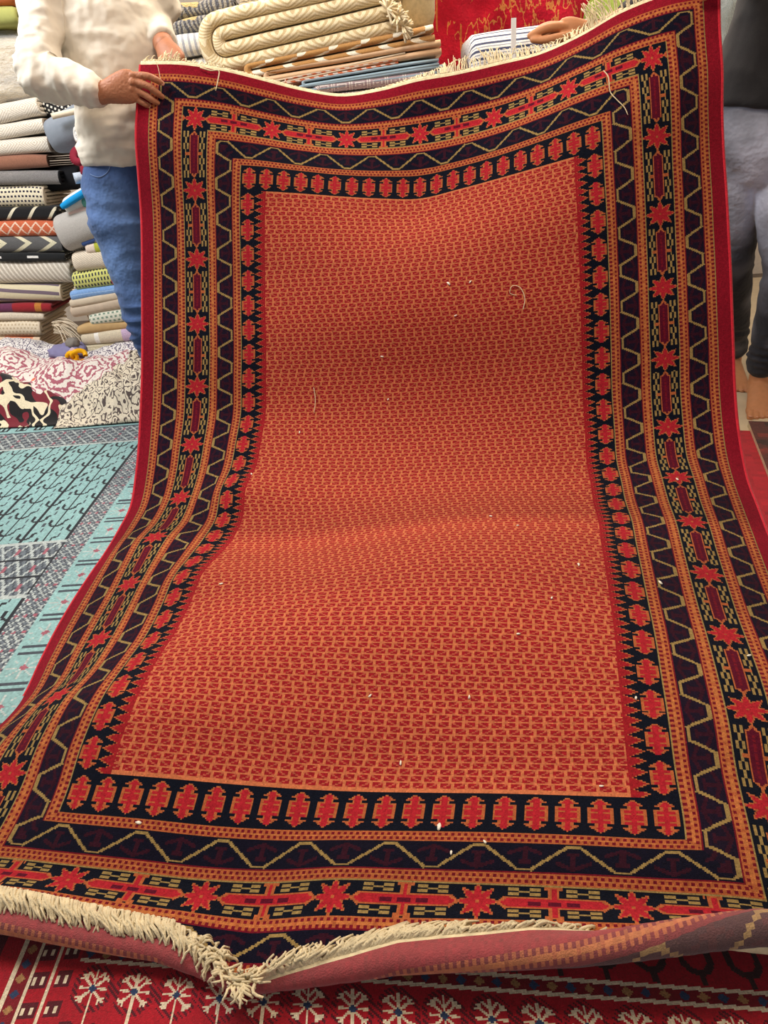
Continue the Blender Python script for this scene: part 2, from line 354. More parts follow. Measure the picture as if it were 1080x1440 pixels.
NU, NV = 637, 973
us, vs, SF, SN = rug_surface(NU, NV)
kuu, kvv = np.meshgrid(np.arange(NU - 1), np.arange(NV - 1))
UU, VV = (kuu + .5) * W / (NU - 1), (kvv + .5) * L / (NV - 1)
PC = rug_pattern(UU, VV, kuu, kvv)
M_PILE = fabric('rug_pile_wool', (160, 30, 40), attr='Col', rough=1.0, bump=0.5, weave=700, vary=0.16, sheen=0.03, bdist=0.003)
M_BACK = fabric('rug_back_knots', (160, 60, 60), attr='Col', rough=0.9, bump=0.4, weave=500, vary=0.1)
M_CREAM = fabric('cream_cotton_fringe', (212, 196, 158), None, bump=0.3, weave=300, vary=.25)
M_BIND = fabric('red_overcast_edge', (190, 26, 44), None, bump=0.4, weave=300)
M_PILE.node_tree.nodes['Principled BSDF'].inputs['Specular IOR Level'].default_value = .04
rug = empty('area_rug', (0.0, 1.6, 0.0))
tag(rug, 'large red and navy wool rug held up by its corners, end trailing on floor', 'rug')
THK = 0.0065
link('pile', grid_mesh('pile', SF, PC), M_PILE, rug)
bk = slice(None, None, 2)
SB = SF[bk, bk] - SN[bk, bk] * THK
PB = PC[::2, ::2][:SB.shape[0] - 1, :SB.shape[1] - 1]
PB = PB * .95 + np.array(lin((205, 150, 140))) * .16
link('backing', grid_mesh('backing', SB, PB), M_BACK, rug)
def edge_strip(name, A, B, mat, parent):
    n = len(A); V_ = np.concatenate([A, B])
    return link(name, mesh(name, V_, [(i, i + 1, n + i + 1, n + i) for i in range(n - 1)]), mat, parent)
for nm, A, B in (('edge_binding', SF[:, 0], SF[:, 0] - SN[:, 0] * THK), ('edge_binding', SF[:, -1], SF[:, -1] - SN[:, -1] * THK)):
    # a round overcast cord along each long side
    n = len(A[::6]); ctr = (A[::6] + B[::6]) / 2; dr = (A - B)[::6] / THK
    tg = np.gradient(ctr, axis=0); tg /= np.linalg.norm(tg, axis=1, keepdims=True)
    sd = np.cross(tg, dr)
    ring_ = [ctr + .0048 * (math.cos(k * math.pi / 3) * dr + math.sin(k * math.pi / 3) * sd) for k in range(6)]
    V_ = np.stack(ring_, 1).reshape(-1, 3)
    link(nm, mesh(nm, V_, [(i * 6 + k, i * 6 + (k + 1) % 6, (i + 1) * 6 + (k + 1) % 6, (i + 1) * 6 + k) for i in range(n - 1) for k in range(6)]), M_BIND, rug)
# cream flat-woven ends
top_dir = SF[0] - SF[3]; top_dir /= np.linalg.norm(top_dir, axis=1, keepdims=True)
end_dir = SF[-1] - SF[-4]; end_dir /= np.linalg.norm(end_dir, axis=1, keepdims=True)
def sweb(base, nrm, dr, wd):
    rows = [base, base + dr * wd * .5 - nrm * .001, base + dr * wd - nrm * .003, base + dr * wd - nrm * (THK), base - nrm * THK]
    P = np.stack(rows)[:, ::3]
    return P
link('end_webbing', grid_mesh('end_webbing', sweb(SF[0], SN[0], top_dir, .011)), M_CREAM, rug)
link('end_webbing', grid_mesh('end_webbing', sweb(SF[-1], SN[-1], end_dir, .011)), M_CREAM, rug)

def tubes(paths, rads, seg=4):
    """many thin strands in one mesh: paths list of (n,3)"""
    V_, Fc = [], []
    for p, r in zip(paths, rads):
        p = np.asarray(p, float); n = len(p); o = len(V_)
        tg = np.gradient(p, axis=0); tg /= np.linalg.norm(tg, axis=1, keepdims=True) + 1e-9
        ref = np.array([0.31, 0.52, 0.79]); a = np.cross(tg, ref); a /= np.linalg.norm(a, axis=1, keepdims=True) + 1e-9; b = np.cross(tg, a)
        for i in range(n):
            rr = r * (1 - .35 * (i / (n - 1)) ** 2)
            for k in range(seg):
                an = 2 * math.pi * k / seg
                V_.append(p[i] + rr * (math.cos(an) * a[i] + math.sin(an) * b[i]))
        for i in range(n - 1):
            for k in range(seg):
                Fc.append((o + i * seg + k, o + i * seg + (k + 1) % seg, o + (i + 1) * seg + (k + 1) % seg, o + (i + 1) * seg + k))
        Fc.append(tuple(o + (n - 1) * seg + k for k in range(seg)))
    return V_, Fc
rg = random.Random(7)
paths, rads = [], []
for q in range(620):
    u = rg.uniform(.004, W - .004); x = u / W
    i = int(x * (NU - 1)); p0 = SF[0, i] + top_dir[i] * .010 - SN[0, i] * .003
    n_, t_ = SN[0, i], top_dir[i]; sd = np.cross(n_, t_)
    ln = rg.uniform(.045, .070)
    # lies back behind the edge in the middle, stands up to the right, falls forward near the right corner
    if x < .15: lean, ln = -1.2 + rg.gauss(0, .7), ln * .5
    elif x < .18: lean, ln = -2.0, ln * .5
    elif x < .46: lean = -2.6
    elif x < .56: lean = -2.6 + (x - .46) / .10 * 2.1
    elif x < .80: lean = -.5 + rg.gauss(0, .18)
    elif x < .95: lean = .3 + rg.gauss(0, .45)
    else: lean = .2 + rg.gauss(0, .4)
    side = rg.gauss(.15 if x > .6 else 0, .28)
    pts = [p0]
    d = t_ * 1.0 + n_ * lean * .5 + sd * side * .4; d /= np.linalg.norm(d)
    for k in range(5):
        pts.append(pts[-1] + d * ln / 5)
        d = d + n_ * lean * .22 + np.array([0, 0, -1]) * (.10 + .10 * abs(lean)) + sd * side * .15; d /= np.linalg.norm(d)
    paths.append(pts); rads.append(rg.uniform(.0011, .0019))
V_, Fc = tubes(paths, rads)
tag(link('fringe', mesh('fringe', V_, Fc), M_CREAM, rug), kind='stuff')
paths, rads = [], []
utan = np.gradient(SF[-1], axis=0); utan /= np.linalg.norm(utan, axis=1, keepdims=True)
for q in range(760):
    u = rg.uniform(.18, W * .62) if q < 700 else rg.uniform(W * .62, W * .78); i = int(u / W * (NU - 1)); x = u / W
    up_ = -SN[-1, i]; e_ = end_dir[i]; t_ = utan[i]
    p0 = SF[-1, i] + up_ * (THK * .7) + e_ * .006
    pts = []; sx = rg.gauss(.020, .010); ph = rg.uniform(0, 6.28); cu = rg.uniform(.002, .005)
    if x < .385:      # combed back over the red underside, towards the crease
        ln = rg.uniform(.010, .024)
        for k in range(8):
            s_ = k / 7
            pts.append(p0 + e_ * (.010 * math.sin(min(1, s_ * 2.2) * math.pi) * (s_ < .5) - ln * max(0, s_ - .25) / .75) + t_ * (sx * s_ + cu * math.sin(ph + s_ * 5)) + up_ * (.002 + .009 * math.sin(math.pi * s_) + .002 * math.sin(ph + s_ * 7)))
    elif x < .455:    # the tuft where the end tips forward
        ln = rg.uniform(.025, .055)
        for k in range(8):
            s_ = k / 7
            pts.append(p0 + np.array([rg.gauss(0, .001) + (rg.random() - .5) * .006 + .02 * s_ * math.sin(ph), -ln * s_ * (.4 + .5 * math.cos(ph)), .0]) + up_ * (.003 + .012 * math.sin(math.pi * s_)) + e_ * .012 * s_)
    else:             # short loops lying on the pile along the edge
        ln = rg.uniform(.010, .024) * (1 if x < .62 else .5)
        for k in range(8):
            s_ = k / 7
            pts.append(p0 + e_ * (ln * s_) + t_ * ((sx - .01) * s_ + cu * math.sin(ph + s_ * 7)) + up_ * (.001 + .007 * math.sin(math.pi * s_) - .004 * s_))
    pts = [np.array([p[0], p[1], max(p[2], .012)]) for p in pts]
    paths.append(pts); rads.append(rg.uniform(.0015, .0025))
V_, Fc = tubes(paths, rads, 5)
tag(link('fringe', mesh('fringe', V_, Fc), M_CREAM, rug), kind='stuff')

# ---- lint and threads that lie on the pile
def on_rug(u, v):
    i = int(u / W * (NU - 1)); j = int(v / L * (NV - 1)); return SF[j, i], SN[j, i]
M_LINT = fabric('white_lint', (240, 234, 214), None, bump=0.1)
lint = [(.9, 2.091, 7), (.97, 2.116, 4), (.925, 2.136, 4), (1.125, 1.541, 5), (.41, 1.576, 5), (.355, 1.116, 4), (.85, .585, 6), (.905, .585, 5), (.76, 1.866, 4), (.93, 1.861, 4),
        (.825, 1.981, 4), (1.275, 1.566, 6), (1.2, 1.856, 4), (1.07, 1.646, 4), (.865, .665, 4), (.67, .76, 4), (.685, .876, 4), (.455, .966, 4), (1.01, 1.386, 4), (.95, 1.331, 5),
        (.43, 2.106, 5), (1.135, 2.016, 4), (1.01, 1.736, 4), (1.4, 1.741, 5), (1.37, 1.181, 5)]
for k, (u, v, sz) in enumerate(lint):
    p, n_ = on_rug(u, v); rl = random.Random(k)
    bm = bmesh.new(); bmesh.ops.create_icosphere(bm, subdivisions=1, radius=1.0)
    an = rl.uniform(0, 3.1)
    for vv in bm.verts:
        j = 1 + .35 * rl.uniform(-1, 1); c = Vector((vv.co.x * sz * .0011 * j, vv.co.y * sz * .0005 * j, vv.co.z * .0012)); vv.co = c
    me = bpy.data.meshes.new('lint_fleck'); bm.to_mesh(me); bm.free()
    o = link('lint_fleck', me, M_LINT)
    o.matrix_world = Matrix.Translation(Vector(p + n_ * .0012)) @ Vector(n_).to_track_quat('Z', 'Y').to_matrix().to_4x4() @ Matrix.Rotation(an, 4, 'Z')
    tag(o, 'tiny white lint fleck lying on the pile of the big red rug', 'lint', 'lint flecks on the held rug')
def thread(label, uvs, r=.0011):
    pts = []
    for u, v, h in uvs:
        p, n_ = on_rug(u, v); pts.append(p + n_ * h)
    pts = np.array(pts); tt = np.linspace(0, len(pts) - 1, len(pts) * 4)
    V_, Fc = tubes([cr(pts, tt, 0)], [r], 5)
    o = link('loose_thread', mesh('loose_thread', V_, Fc), M_CREAM)
    to_local(o, pts.mean(0)); tag(o, label, 'thread')
thread('curled white thread lying on the upper right of the red field', [(1.035, .665, .002), (1.04, .64, .003), (1.03, .612, .004), (1.012, .606, .003), (1.005, .622, .002), (1.02, .63, .002)])
thread('short straight pale thread lying on the left half of the field', [(.488, .838, .002), (.492, .87, .003), (.49, .91, .002)])
thread('knotted cream thread tail hanging at the inner top right corner of the rug', [(1.262, .128, .006), (1.272, .150, .008), (1.270, .185, .006), (1.284, .205, .004), (1.300, .230, .004), (1.306, .250, .003)], .0014)
thread('frayed cream thread dangling over the top left edge of the rug', [(.165, .006, .006), (.19, .01, .009), (.212, .008, .010), (.214, .03, .008), (.208, .058, .004)], .0018)
thread('thin white thread looped over the rug beside the gripping hand', [(.052, .002, .012), (.058, .02, .010), (.064, .045, .007), (.060, .060, .005)], .0008)
# ------------------------------------------------------------------ the other rugs on the floor
def floor_rug(name, label, x0, x1, y0, y1, step, paint, zf, mat, thick=0.008):
    nx, ny = int((x1 - x0) / step), int((y1 - y0) / step)
    X, Y = np.meshgrid(np.linspace(x0, x1, nx + 1), np.linspace(y1, y0, ny + 1))
    P = np.stack([X, Y, zf(X, Y)], -1)
    C = paint((X[:-1, :-1] + X[1:, 1:]) / 2, (Y[:-1, :-1] + Y[1:, 1:]) / 2)
    rng = np.random.default_rng(3); C = np.clip(C * (1 + .10 * rng.standard_normal(C.shape[:2]))[..., None], .001, 1)
    root = empty(name, ((x0 + x1) / 2, (y0 + y1) / 2, 0)); tag(root, label, 'rug')
    link('pile', grid_mesh('pile', P, C), mat, root)
    B = P[[0, -1]][:, [0, -1]]
    # side band all round
    ring = np.concatenate([P[0, ::4], P[::4, -1], P[-1, ::-4], P[::-4, 0]]); low = ring.copy(); low[:, 2] = np.maximum(ring[:, 2] - thick, .0005)
    n = len(ring)
    link('edge_binding', mesh('edge_binding', np.concatenate([ring, low]), [(i, (i + 1) % n, n + (i + 1) % n, n + i) for i in range(n)]), M_CREAM, root)
    return root
def P3(**k): return {n: np.array(lin(c)) for n, c in k.items()}
TC = P3(teal=(132, 172, 172), pale=(156, 190, 188), grey=(98, 108, 116), dark=(58, 66, 76), ink=(20, 27, 36), white=(172, 182, 180), pink=(150, 84, 98))
def paint_teal(X, Y):
    C = np.empty(X.shape + (3,)); C[:] = TC['teal']
    rng = np.random.default_rng(8)
    abr = np.sin(Y * 9) * .5 + np.sin(X * 5 + Y * 3)
    C = C * (1 + .10 * abr)[..., None]
    def put(m, c): C[m] = TC[c]
    field = (X < -.905) & ((Y > 1.88) & (Y < 2.72) | (Y < 1.60))
    lx = (X + .94) / .066; fx = lx % 1; col = np.floor(lx)
    put(field & (np.abs(fx - .5) < .055), 'ink')
    qy = (Y + .037 * col) / .112; fy = qy % 1
    # hooked branch beside every line
    dx = (fx - .5) * .066; dy = (fy - .5) * .112
    arm = (np.abs(np.hypot((dx + .000), (dy - .010) * .9) - .020) < .0042) & (dy < .012)
    tips = (np.abs(np.abs(dx) - .020) < .004) & (dy >= .010) & (dy < .026)
    curl = (np.hypot(np.abs(dx) - .026, dy - .026) < .006)
    put(field & (arm | tips | curl) & (fx > .12), 'ink')
    put(field & (np.abs(np.abs(dx) - .030) < .003) & (np.abs(dy + .034) < .012), 'dark')
    def band(m, s, t, per):
        """fine grey key pattern: s along the band, t across from 0 to 1"""
        put(m, 'grey')
        k = np.floor(s / per); f = s / per - k
        put(m & ((np.floor(f * 6) + np.floor(t * 18)) % 3 == 0), 'dark')
        put(m & (np.abs(np.abs(f - .5) - np.abs(((t * 3) % 1) - .5)) < .09), 'white')
        put(m & (np.hypot((f - .5) * per, (((t * 3) % 1) - .5) * .03) < .006) & (k % 2 == 0), 'pink')
        put(m & ((np.abs(((t * 3) % 1)) < .10)), 'ink')
    mr = (X >= -.905) & (X < -.835) & (Y < 2.76); band(mr, Y, (X + .905) / .07, .034)
    mf = (Y >= 2.72) & (Y < 2.90); band(mf, X, (Y - 2.72) / .18, .040)
    mf2 = (Y >= 3.13) & (Y < 3.32); band(mf2, X, (Y - 3.13) / .19, .040)
    mm = (Y >= 1.60) & (Y <= 1.88) & (X < -.905); band(mm, X, (Y - 1.60) / .28, .040)
    put((X < -.9) & ((np.abs(Y - 1.885) < .006) | (np.abs(Y - 1.60) < .006) | (np.abs(Y - 2.715) < .006)), 'white')
    # small paired figures on the far teal stripe
    ms = (Y >= 2.90) & (Y < 3.13)
    fx = (X / .075) % 1; fy = ((Y - 2.90) / .115) % 1
    put(ms & (np.abs(fx - .5) < .30) & (np.abs(fy - .5) < .24), 'ink')
    put(ms & (np.abs(np.abs(fx - .5) - .14) < .06) & (np.abs(fy - .5) < .16), 'pale')
    put(ms & (np.abs(fy) < .05), 'dark')
    # outer teal stripe with white star trees and a key edge
    mo = (X >= -.835) & (X < -.755) & (Y < 2.76)
    k = np.floor(Y / .125); dy = Y - (k + .5) * .125; dx = X + .795
    r = np.hypot(dx, dy); th = np.arctan2(dy, dx)
    put(mo & (r < .036) & (np.abs(np.sin(th * 4)) < .22 + .10 * (r < .016)), 'white'); put(mo & (np.abs(dx) + np.abs(dy) < .011), 'pink')
    put(mo & (np.abs(np.abs(dy) - .052) < .005) & (np.abs(dx) < .03), 'dark')
    me_ = X >= -.755
    put(me_ & (((Y / .03) % 1 < .5) ^ ((X / .02) % 1 < .5)), 'ink'); put(me_ & (np.abs(X + .75) < .004), 'white')
    return C
def z_teal(X, Y):
    z = .012 + .010 * np.sin(X * 3 + 1) * np.sin(Y * 2.2)
    return z + np.clip(Y - 2.85, 0, 1) ** 1.5 * .30 * (.6 + .4 * np.sin(X * 6 + .4))
M_TEAL = fabric('teal_rug_wool', (120, 190, 190), attr='Col', bump=0.4, weave=600, vary=0.08)
floor_rug('floor_rug', 'pale teal rug with black hooked branch pattern lying flat on the floor', -1.95, -.70, 1.0, 3.32, .0049, paint_teal, z_teal, M_TEAL)

BC = P3(red=(150, 10, 28), dark=(74, 12, 24), brown=(52, 26, 26), white=(206, 192, 164), blue=(38, 56, 88), tan=(150, 110, 68), deep=(112, 9, 24))
def paint_red(X, Y):
    C = np.empty(X.shape + (3,)); C[:] = BC['red']
    C *= (1 + .10 * np.sin(X * 23) * np.sin(Y * 31))[..., None]
    def put(m, c): C[m] = BC[c]
    ya = .590 - .142 * (X + .023)          # near line of the cross band
    yb = ya + .0195
    d = Y - ya
    right = X > -.45
    # candelabra row beyond the band
    up_ = right & (Y > yb + .004)
    k = np.floor((X + .02) / .058); dx = X + .02 - (k + .5) * .058; dy = Y - yb
    row = np.floor(dy / .075); dyr = dy - row * .075
    arm = (np.abs(np.hypot(dx, dyr - .038) - .017) < .0042) & (dyr < .040)
    post = (np.abs(np.abs(dx) - .017) < .0036) & (dyr >= .038) & (dyr < .054)
    stem = (np.abs(dx) < .0035) & (dyr < .022)
    put(up_ & (arm | post | stem), 'brown'); put(up_ & (np.abs(np.abs(dx) - .017) < .008) & (np.abs(dyr - .056) < .0035) & ((X * 500).astype(int) % 3 > 0), 'tan')
    # band of blue and tan diamonds between two white cords
    bm_ = right & (d > 0) & (d < .0195)
    put(bm_, 'deep')
    k = np.floor(X / .0225); dx = X - (k + .5) * .0225
    dia = np.abs(dx) + np.abs(d - .0098) < .0068
    put(bm_ & dia & (k % 2 == 0), 'blue'); put(bm_ & dia & (k % 2 != 0), 'tan')
    put(right & ((np.abs(d) < .0026) | (np.abs(d - .0195) < .0026)), 'white')
    # white star trees with blue hearts on the near side
    nr = (X > -.455) & (d < -.003)
    k = np.floor((X + .449) / .0565); cx = -.449 + (k + .5) * .0565
    dx = X - cx; dy = d + .036
    r = np.hypot(dx, dy); th = np.arctan2(dy, dx)
    ax_, ay_ = np.abs(dx), np.abs(dy)
    spoke = ((ax_ < .0017) & (dy < .024) & (dy > -.02)) | ((np.abs(ax_ - ay_) < .0024) & (r < .024)) | ((ay_ < .0016) & (ax_ < .019))
    twig = ((np.abs(ax_ - (dy - .010) * .9) < .0019) & (dy > .010) & (dy < .021)) | ((np.abs(ay_ - .012) < .0015) & (ax_ > .011) & (ax_ < .020)) | ((np.abs(ax_ - .012) < .0015) & (ay_ > .011) & (ay_ < .019))
    put(nr & (np.abs(np.hypot(dx, dy * .9) - .024) < .004) & ((X * 260 + Y * 260).astype(int) % 2 == 0), 'dark')
    put(nr & (spoke | twig), 'white'); put(nr & (ax_ + ay_ < .0058), 'blue')
    put(nr & (np.abs(dx) < .0016) & (dy < -.018), 'white')
    # little dark houses with white dots
    hs = nr & (np.abs(np.abs(dx) - .028) < .016) & (dy < -.030)
    fx = (np.abs(dx) / .010) % 1; fy = (-dy / .034) % 1
    put(hs & (fy > .25) & (fy < .8), 'dark'); put(hs & (np.abs(fx - .5) < .18) & (np.abs(fy - .5) < .10), 'white')
    # left border
    lb = X <= -.45
    put(lb, 'red')
    put(lb & (X > -.535) & (X < -.511), 'deep')
    k = np.floor(Y / .020); dy = Y - (k + .5) * .020; dia = (np.abs(X + .523) + np.abs(dy) < .0072)
    put(lb & dia & (k % 2 == 0), 'blue'); put(lb & dia & (k % 2 != 0), 'tan')
    hs = (X > -.508) & (X < -.455); fx = ((X + .508) / .0105) % 1; fy = (Y / .038) % 1
    put(hs & (fy > .2) & (fy < .75) & (np.abs(X + .480) > .006), 'dark'); put(hs & (np.abs(fx - .5) < .2) & (np.abs(fy - .45) < .12) & (np.abs(X + .480) > .006), 'white')
    for xl in (-.535, -.510, -.481): put(np.abs(X - xl) < .0024, 'white')
    put(X < -.565, 'dark'); put((X < -.575) & ((Y / .02) % 1 < .5), 'tan'); put((X < -.580) & ((Y / .035) % 1 < .6), 'brown')
    return C
M_REDR = fabric('red_tribal_rug_wool', (176, 14, 34), attr='Col', bump=0.4, weave=600, vary=0.10)
floor_rug('floor_rug', 'bright red tribal rug with white star trees under the trailing rug end', -.60, .72, .45, .84, .0022, paint_red, lambda X, Y: .0045 + .0 * X, M_REDR, .004)

def paint_brown(X, Y):
    C = np.empty(X.shape + (3,)); C[:] = np.array(lin((84, 38, 32)))
    n = np.sin(X * 60) * np.sin(Y * 52) + np.sin(X * 23 + Y * 31)
    C[n > .8] = np.array(lin((120, 44, 36))); C[n < -.9] = np.array(lin((52, 28, 24)))
    return C
M_BROWN = fabric('brown_rug_wool', (80, 40, 34), attr='Col', bump=0.5, weave=300, vary=0.2)
r_ = floor_rug('floor_rug', 'dark brown and rust patterned rug in front of the bare foot', 0, 1.3, 0, 1.15, .012, paint_brown, lambda X, Y: .028 + 0 * X, M_BROWN, .027)
r_.location = (.925, 1.34, 0); r_.rotation_euler = (0, 0, math.radians(-18.4))
for ch in r_.children: ch.matrix_parent_inverse = Matrix.Identity(4)
r2 = floor_rug('floor_rug', 'plain crimson rug edge showing between the held rug and brown rug', 0, 1.3, 0, 1.12, .02, lambda X, Y: np.broadcast_to(np.array(lin((170, 22, 40))), X.shape + (3,)).copy(), lambda X, Y: .014 + 0 * X, M_REDR, .013)
r2.location = (.855, 1.33, 0); r2.rotation_euler = (0, 0, math.radians(-18.4))
for ch in r2.children: ch.matrix_parent_inverse = Matrix.Identity(4)

# ------------------------------------------------------------------ cloth builders
def sloop(h, depth, o, t, n=14, ex=2.4):
    """closed cross-section of one U-shaped layer: fold at a=0, open end at a=depth"""
    def path(off):
        H = h / 2 - off; pts = [(depth, off)]
        R = max(H, .001)
        for k in range(n + 1):
            an = -math.pi / 2 + math.pi * k / n
            c, s = math.cos(an), math.sin(an)
            pts.append((h / 2 - R * abs(c) ** (2 / ex), h / 2 + R * (abs(s) ** (2 / ex)) * (1 if s > 0 else -1)))
        pts.append((depth, h - off)); return pts
    # densify the straight legs
    def dens(p):
        a, b = p[0], p[1]; q = [(a[0] + (b[0] - a[0]) * k / 5, a[1] + (b[1] - a[1]) * k / 5) for k in range(5)]
        c, d = p[-2], p[-1]; r = [(c[0] + (d[0] - c[0]) * k / 5, c[1] + (d[1] - c[1]) * k / 5) for k in range(1, 6)]
        return q + p[1:-1] + r
    return dens(path(o)), dens(path(min(o + t, h / 2 - .0008)))
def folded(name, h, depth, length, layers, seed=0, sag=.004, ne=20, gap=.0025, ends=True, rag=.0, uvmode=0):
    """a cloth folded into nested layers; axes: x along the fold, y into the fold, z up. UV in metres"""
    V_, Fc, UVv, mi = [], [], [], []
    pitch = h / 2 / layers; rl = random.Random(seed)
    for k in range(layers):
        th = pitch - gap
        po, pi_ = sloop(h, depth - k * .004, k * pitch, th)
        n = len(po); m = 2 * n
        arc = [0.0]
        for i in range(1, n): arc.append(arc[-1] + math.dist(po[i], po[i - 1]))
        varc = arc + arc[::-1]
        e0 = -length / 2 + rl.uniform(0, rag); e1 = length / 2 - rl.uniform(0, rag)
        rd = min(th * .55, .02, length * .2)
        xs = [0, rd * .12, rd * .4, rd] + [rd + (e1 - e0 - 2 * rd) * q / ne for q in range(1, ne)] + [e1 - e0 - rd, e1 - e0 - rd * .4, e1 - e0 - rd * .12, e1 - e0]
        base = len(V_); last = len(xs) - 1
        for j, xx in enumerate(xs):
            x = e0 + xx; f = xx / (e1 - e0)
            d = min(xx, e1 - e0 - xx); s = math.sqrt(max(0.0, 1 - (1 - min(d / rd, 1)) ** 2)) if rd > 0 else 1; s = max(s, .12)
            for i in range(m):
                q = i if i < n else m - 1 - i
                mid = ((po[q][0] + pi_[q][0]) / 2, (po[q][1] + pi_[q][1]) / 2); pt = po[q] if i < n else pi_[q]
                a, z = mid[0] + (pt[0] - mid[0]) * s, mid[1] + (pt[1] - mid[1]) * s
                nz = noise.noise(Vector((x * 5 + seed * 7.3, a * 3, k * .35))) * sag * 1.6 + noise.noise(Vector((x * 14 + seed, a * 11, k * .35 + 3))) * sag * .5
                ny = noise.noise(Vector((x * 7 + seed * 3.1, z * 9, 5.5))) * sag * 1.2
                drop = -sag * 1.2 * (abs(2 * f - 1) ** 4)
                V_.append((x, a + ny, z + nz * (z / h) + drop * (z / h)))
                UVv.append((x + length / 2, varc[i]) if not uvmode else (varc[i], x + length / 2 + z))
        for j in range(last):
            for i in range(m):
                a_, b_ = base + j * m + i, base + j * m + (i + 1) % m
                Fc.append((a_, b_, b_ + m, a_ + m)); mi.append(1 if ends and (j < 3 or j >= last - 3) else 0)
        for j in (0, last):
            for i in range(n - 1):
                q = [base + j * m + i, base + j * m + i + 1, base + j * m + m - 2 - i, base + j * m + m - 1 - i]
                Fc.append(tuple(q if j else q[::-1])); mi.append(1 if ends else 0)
    me = mesh(name, V_, Fc)
    l = me.uv_layers.new(name='UVMap')
    uvs = np.array(UVv, np.float32); li = np.zeros(len(me.loops), np.int32); me.loops.foreach_get('vertex_index', li)
    l.data.foreach_set('uv', uvs[li].reshape(-1))
    me.polygons.foreach_set('material_index', mi)
    return me
_seed = [0]
def throw(name, label, cat, mat, loc, size, layers=2, heading=0.0, tilt=0.0, group=None, mat2=None, sag=.004, fringe=None, rag=0.0):
    """a folded textile; loc = middle of the front fold at its base, size = (length, depth, height); heading 0 = fold faces -Y"""
    _seed[0] += 1
    length, depth, h = size
    me = folded(name, h, depth, length, layers, _seed[0], sag, rag=rag, uvmode=1 if abs(heading) > 45 else 0)
    me.materials.append(mat); me.materials.append(mat2 or mat)
    me.polygons.foreach_set('use_smooth', [True] * len(me.polygons))
    R = Matrix.Translation(Vector(loc)) @ Matrix.Rotation(math.radians(heading), 4, 'Z') @ (Matrix.Rotation(math.radians(-tilt), 4, 'Y') if abs(heading) < 45 else Matrix.Rotation(math.radians(tilt), 4, 'X'))
    if fringe:
        root = empty(name, loc); o = link('body', me, None, root); o.matrix_world = R
        o.matrix_parent_inverse = Matrix.Translation(-Vector(loc))
        o.matrix_basis = R
        paths, rads = fringe(R)
        V_, Fc = tubes(paths, rads, 4)
        tag(link('fringe', mesh('fringe', V_, Fc), mat2 or mat, root), kind='stuff')
    else:
        root = link(name, me); root.matrix_world = R
    return tag(root, label, cat, group)
def hanging_fringe(u0, u1, n, ln, drop, r=.002, seed=1, front=True, spread=.3):
    """loose warp ends that hang from the right-hand end of a folded cloth"""
    def make(R):
        rl = random.Random(seed); P_, r_l = [], []
        for q in range(n):
            p = R @ Vector((u1 - .003, rl.uniform(.0, .10) if front else rl.uniform(.02, .3), rl.uniform(u0, u0 + .06)))
            d = Vector((1, -.35 + rl.gauss(0, spread), .1 + rl.gauss(0, .25))); d.normalize(); pts = [p.copy()]
            L_ = ln * rl.uniform(.7, 1.2)
            for k in range(6):
                p = p + d * L_ / 6; pts.append(p.copy()); d = d + Vector((rl.gauss(0, .1), rl.gauss(0, .1), -drop)); d.normalize()
            P_.append([tuple(a) for a in pts]); r_l.append(r * rl.uniform(.7, 1.2))
        return P_, r_l
    return make
def spiral_roll(name, label, cat, mat, p0, p1, r, turns=2.5, group=None, squash=1.0):
    """a rolled-up textile whose axis runs from p0 to p1"""
    p0, p1 = Vector(p0), Vector(p1); ax = (p1 - p0); ln = ax.length; ax.normalize()
    e1 = ax.cross(Vector((0, 0, 1))); e1.normalize(); e2 = e1.cross(ax); e2.normalize()
    n = int(turns * 18); th = r / (turns + .4); V_, Fc, UVv = [], [], []
    pr = []
    for k in range(n + 1):
        an = 2 * math.pi * turns * k / n; rr = r - th * turns * k / n
        pr.append((rr, an))
    loop = [(rr, an) for rr, an in pr] + [(max(rr - th * .86, .0006), an) for rr, an in pr[::-1]]
    m = len(loop); ne = 12; arc = [0]
    for k in range(1, n + 1): arc.append(arc[-1] + pr[k][0] * 2 * math.pi * turns / n)
    varc = arc + arc[::-1]; _seed[0] += 1; sd = _seed[0]
    for j in range(ne + 1):
        f = j / ne
        for i, (rr, an) in enumerate(loop):
            q = 1 + .05 * noise.noise(Vector((f * 4 + sd, math.cos(an), math.sin(an))))
            P_ = p0 + ax * ln * f + e1 * (rr * math.sin(an) * q) + e2 * (rr * -math.cos(an) * q * squash)
            V_.append(tuple(P_)); UVv.append((f * ln, varc[i]))
    for j in range(ne):
        for i in range(m):
            a_, b_ = j * m + i, j * m + (i + 1) % m; Fc.append((a_, a_ + m, b_ + m, b_))
    for j in (0, ne):
        for i in range(n):
            q = [j * m + i, j * m + i + 1, j * m + m - 2 - i, j * m + m - 1 - i]; Fc.append(tuple(q[::-1] if j else q))
    me = mesh(name, V_, Fc); l = me.uv_layers.new(name='UVMap')
    uvs = np.array(UVv, np.float32); li = np.zeros(len(me.loops), np.int32); me.loops.foreach_get('vertex_index', li); l.data.foreach_set('uv', uvs[li].reshape(-1))
    o = link(name, me, mat); to_local(o, tuple((p0 + p1) / 2)); return tag(o, label, cat, group)
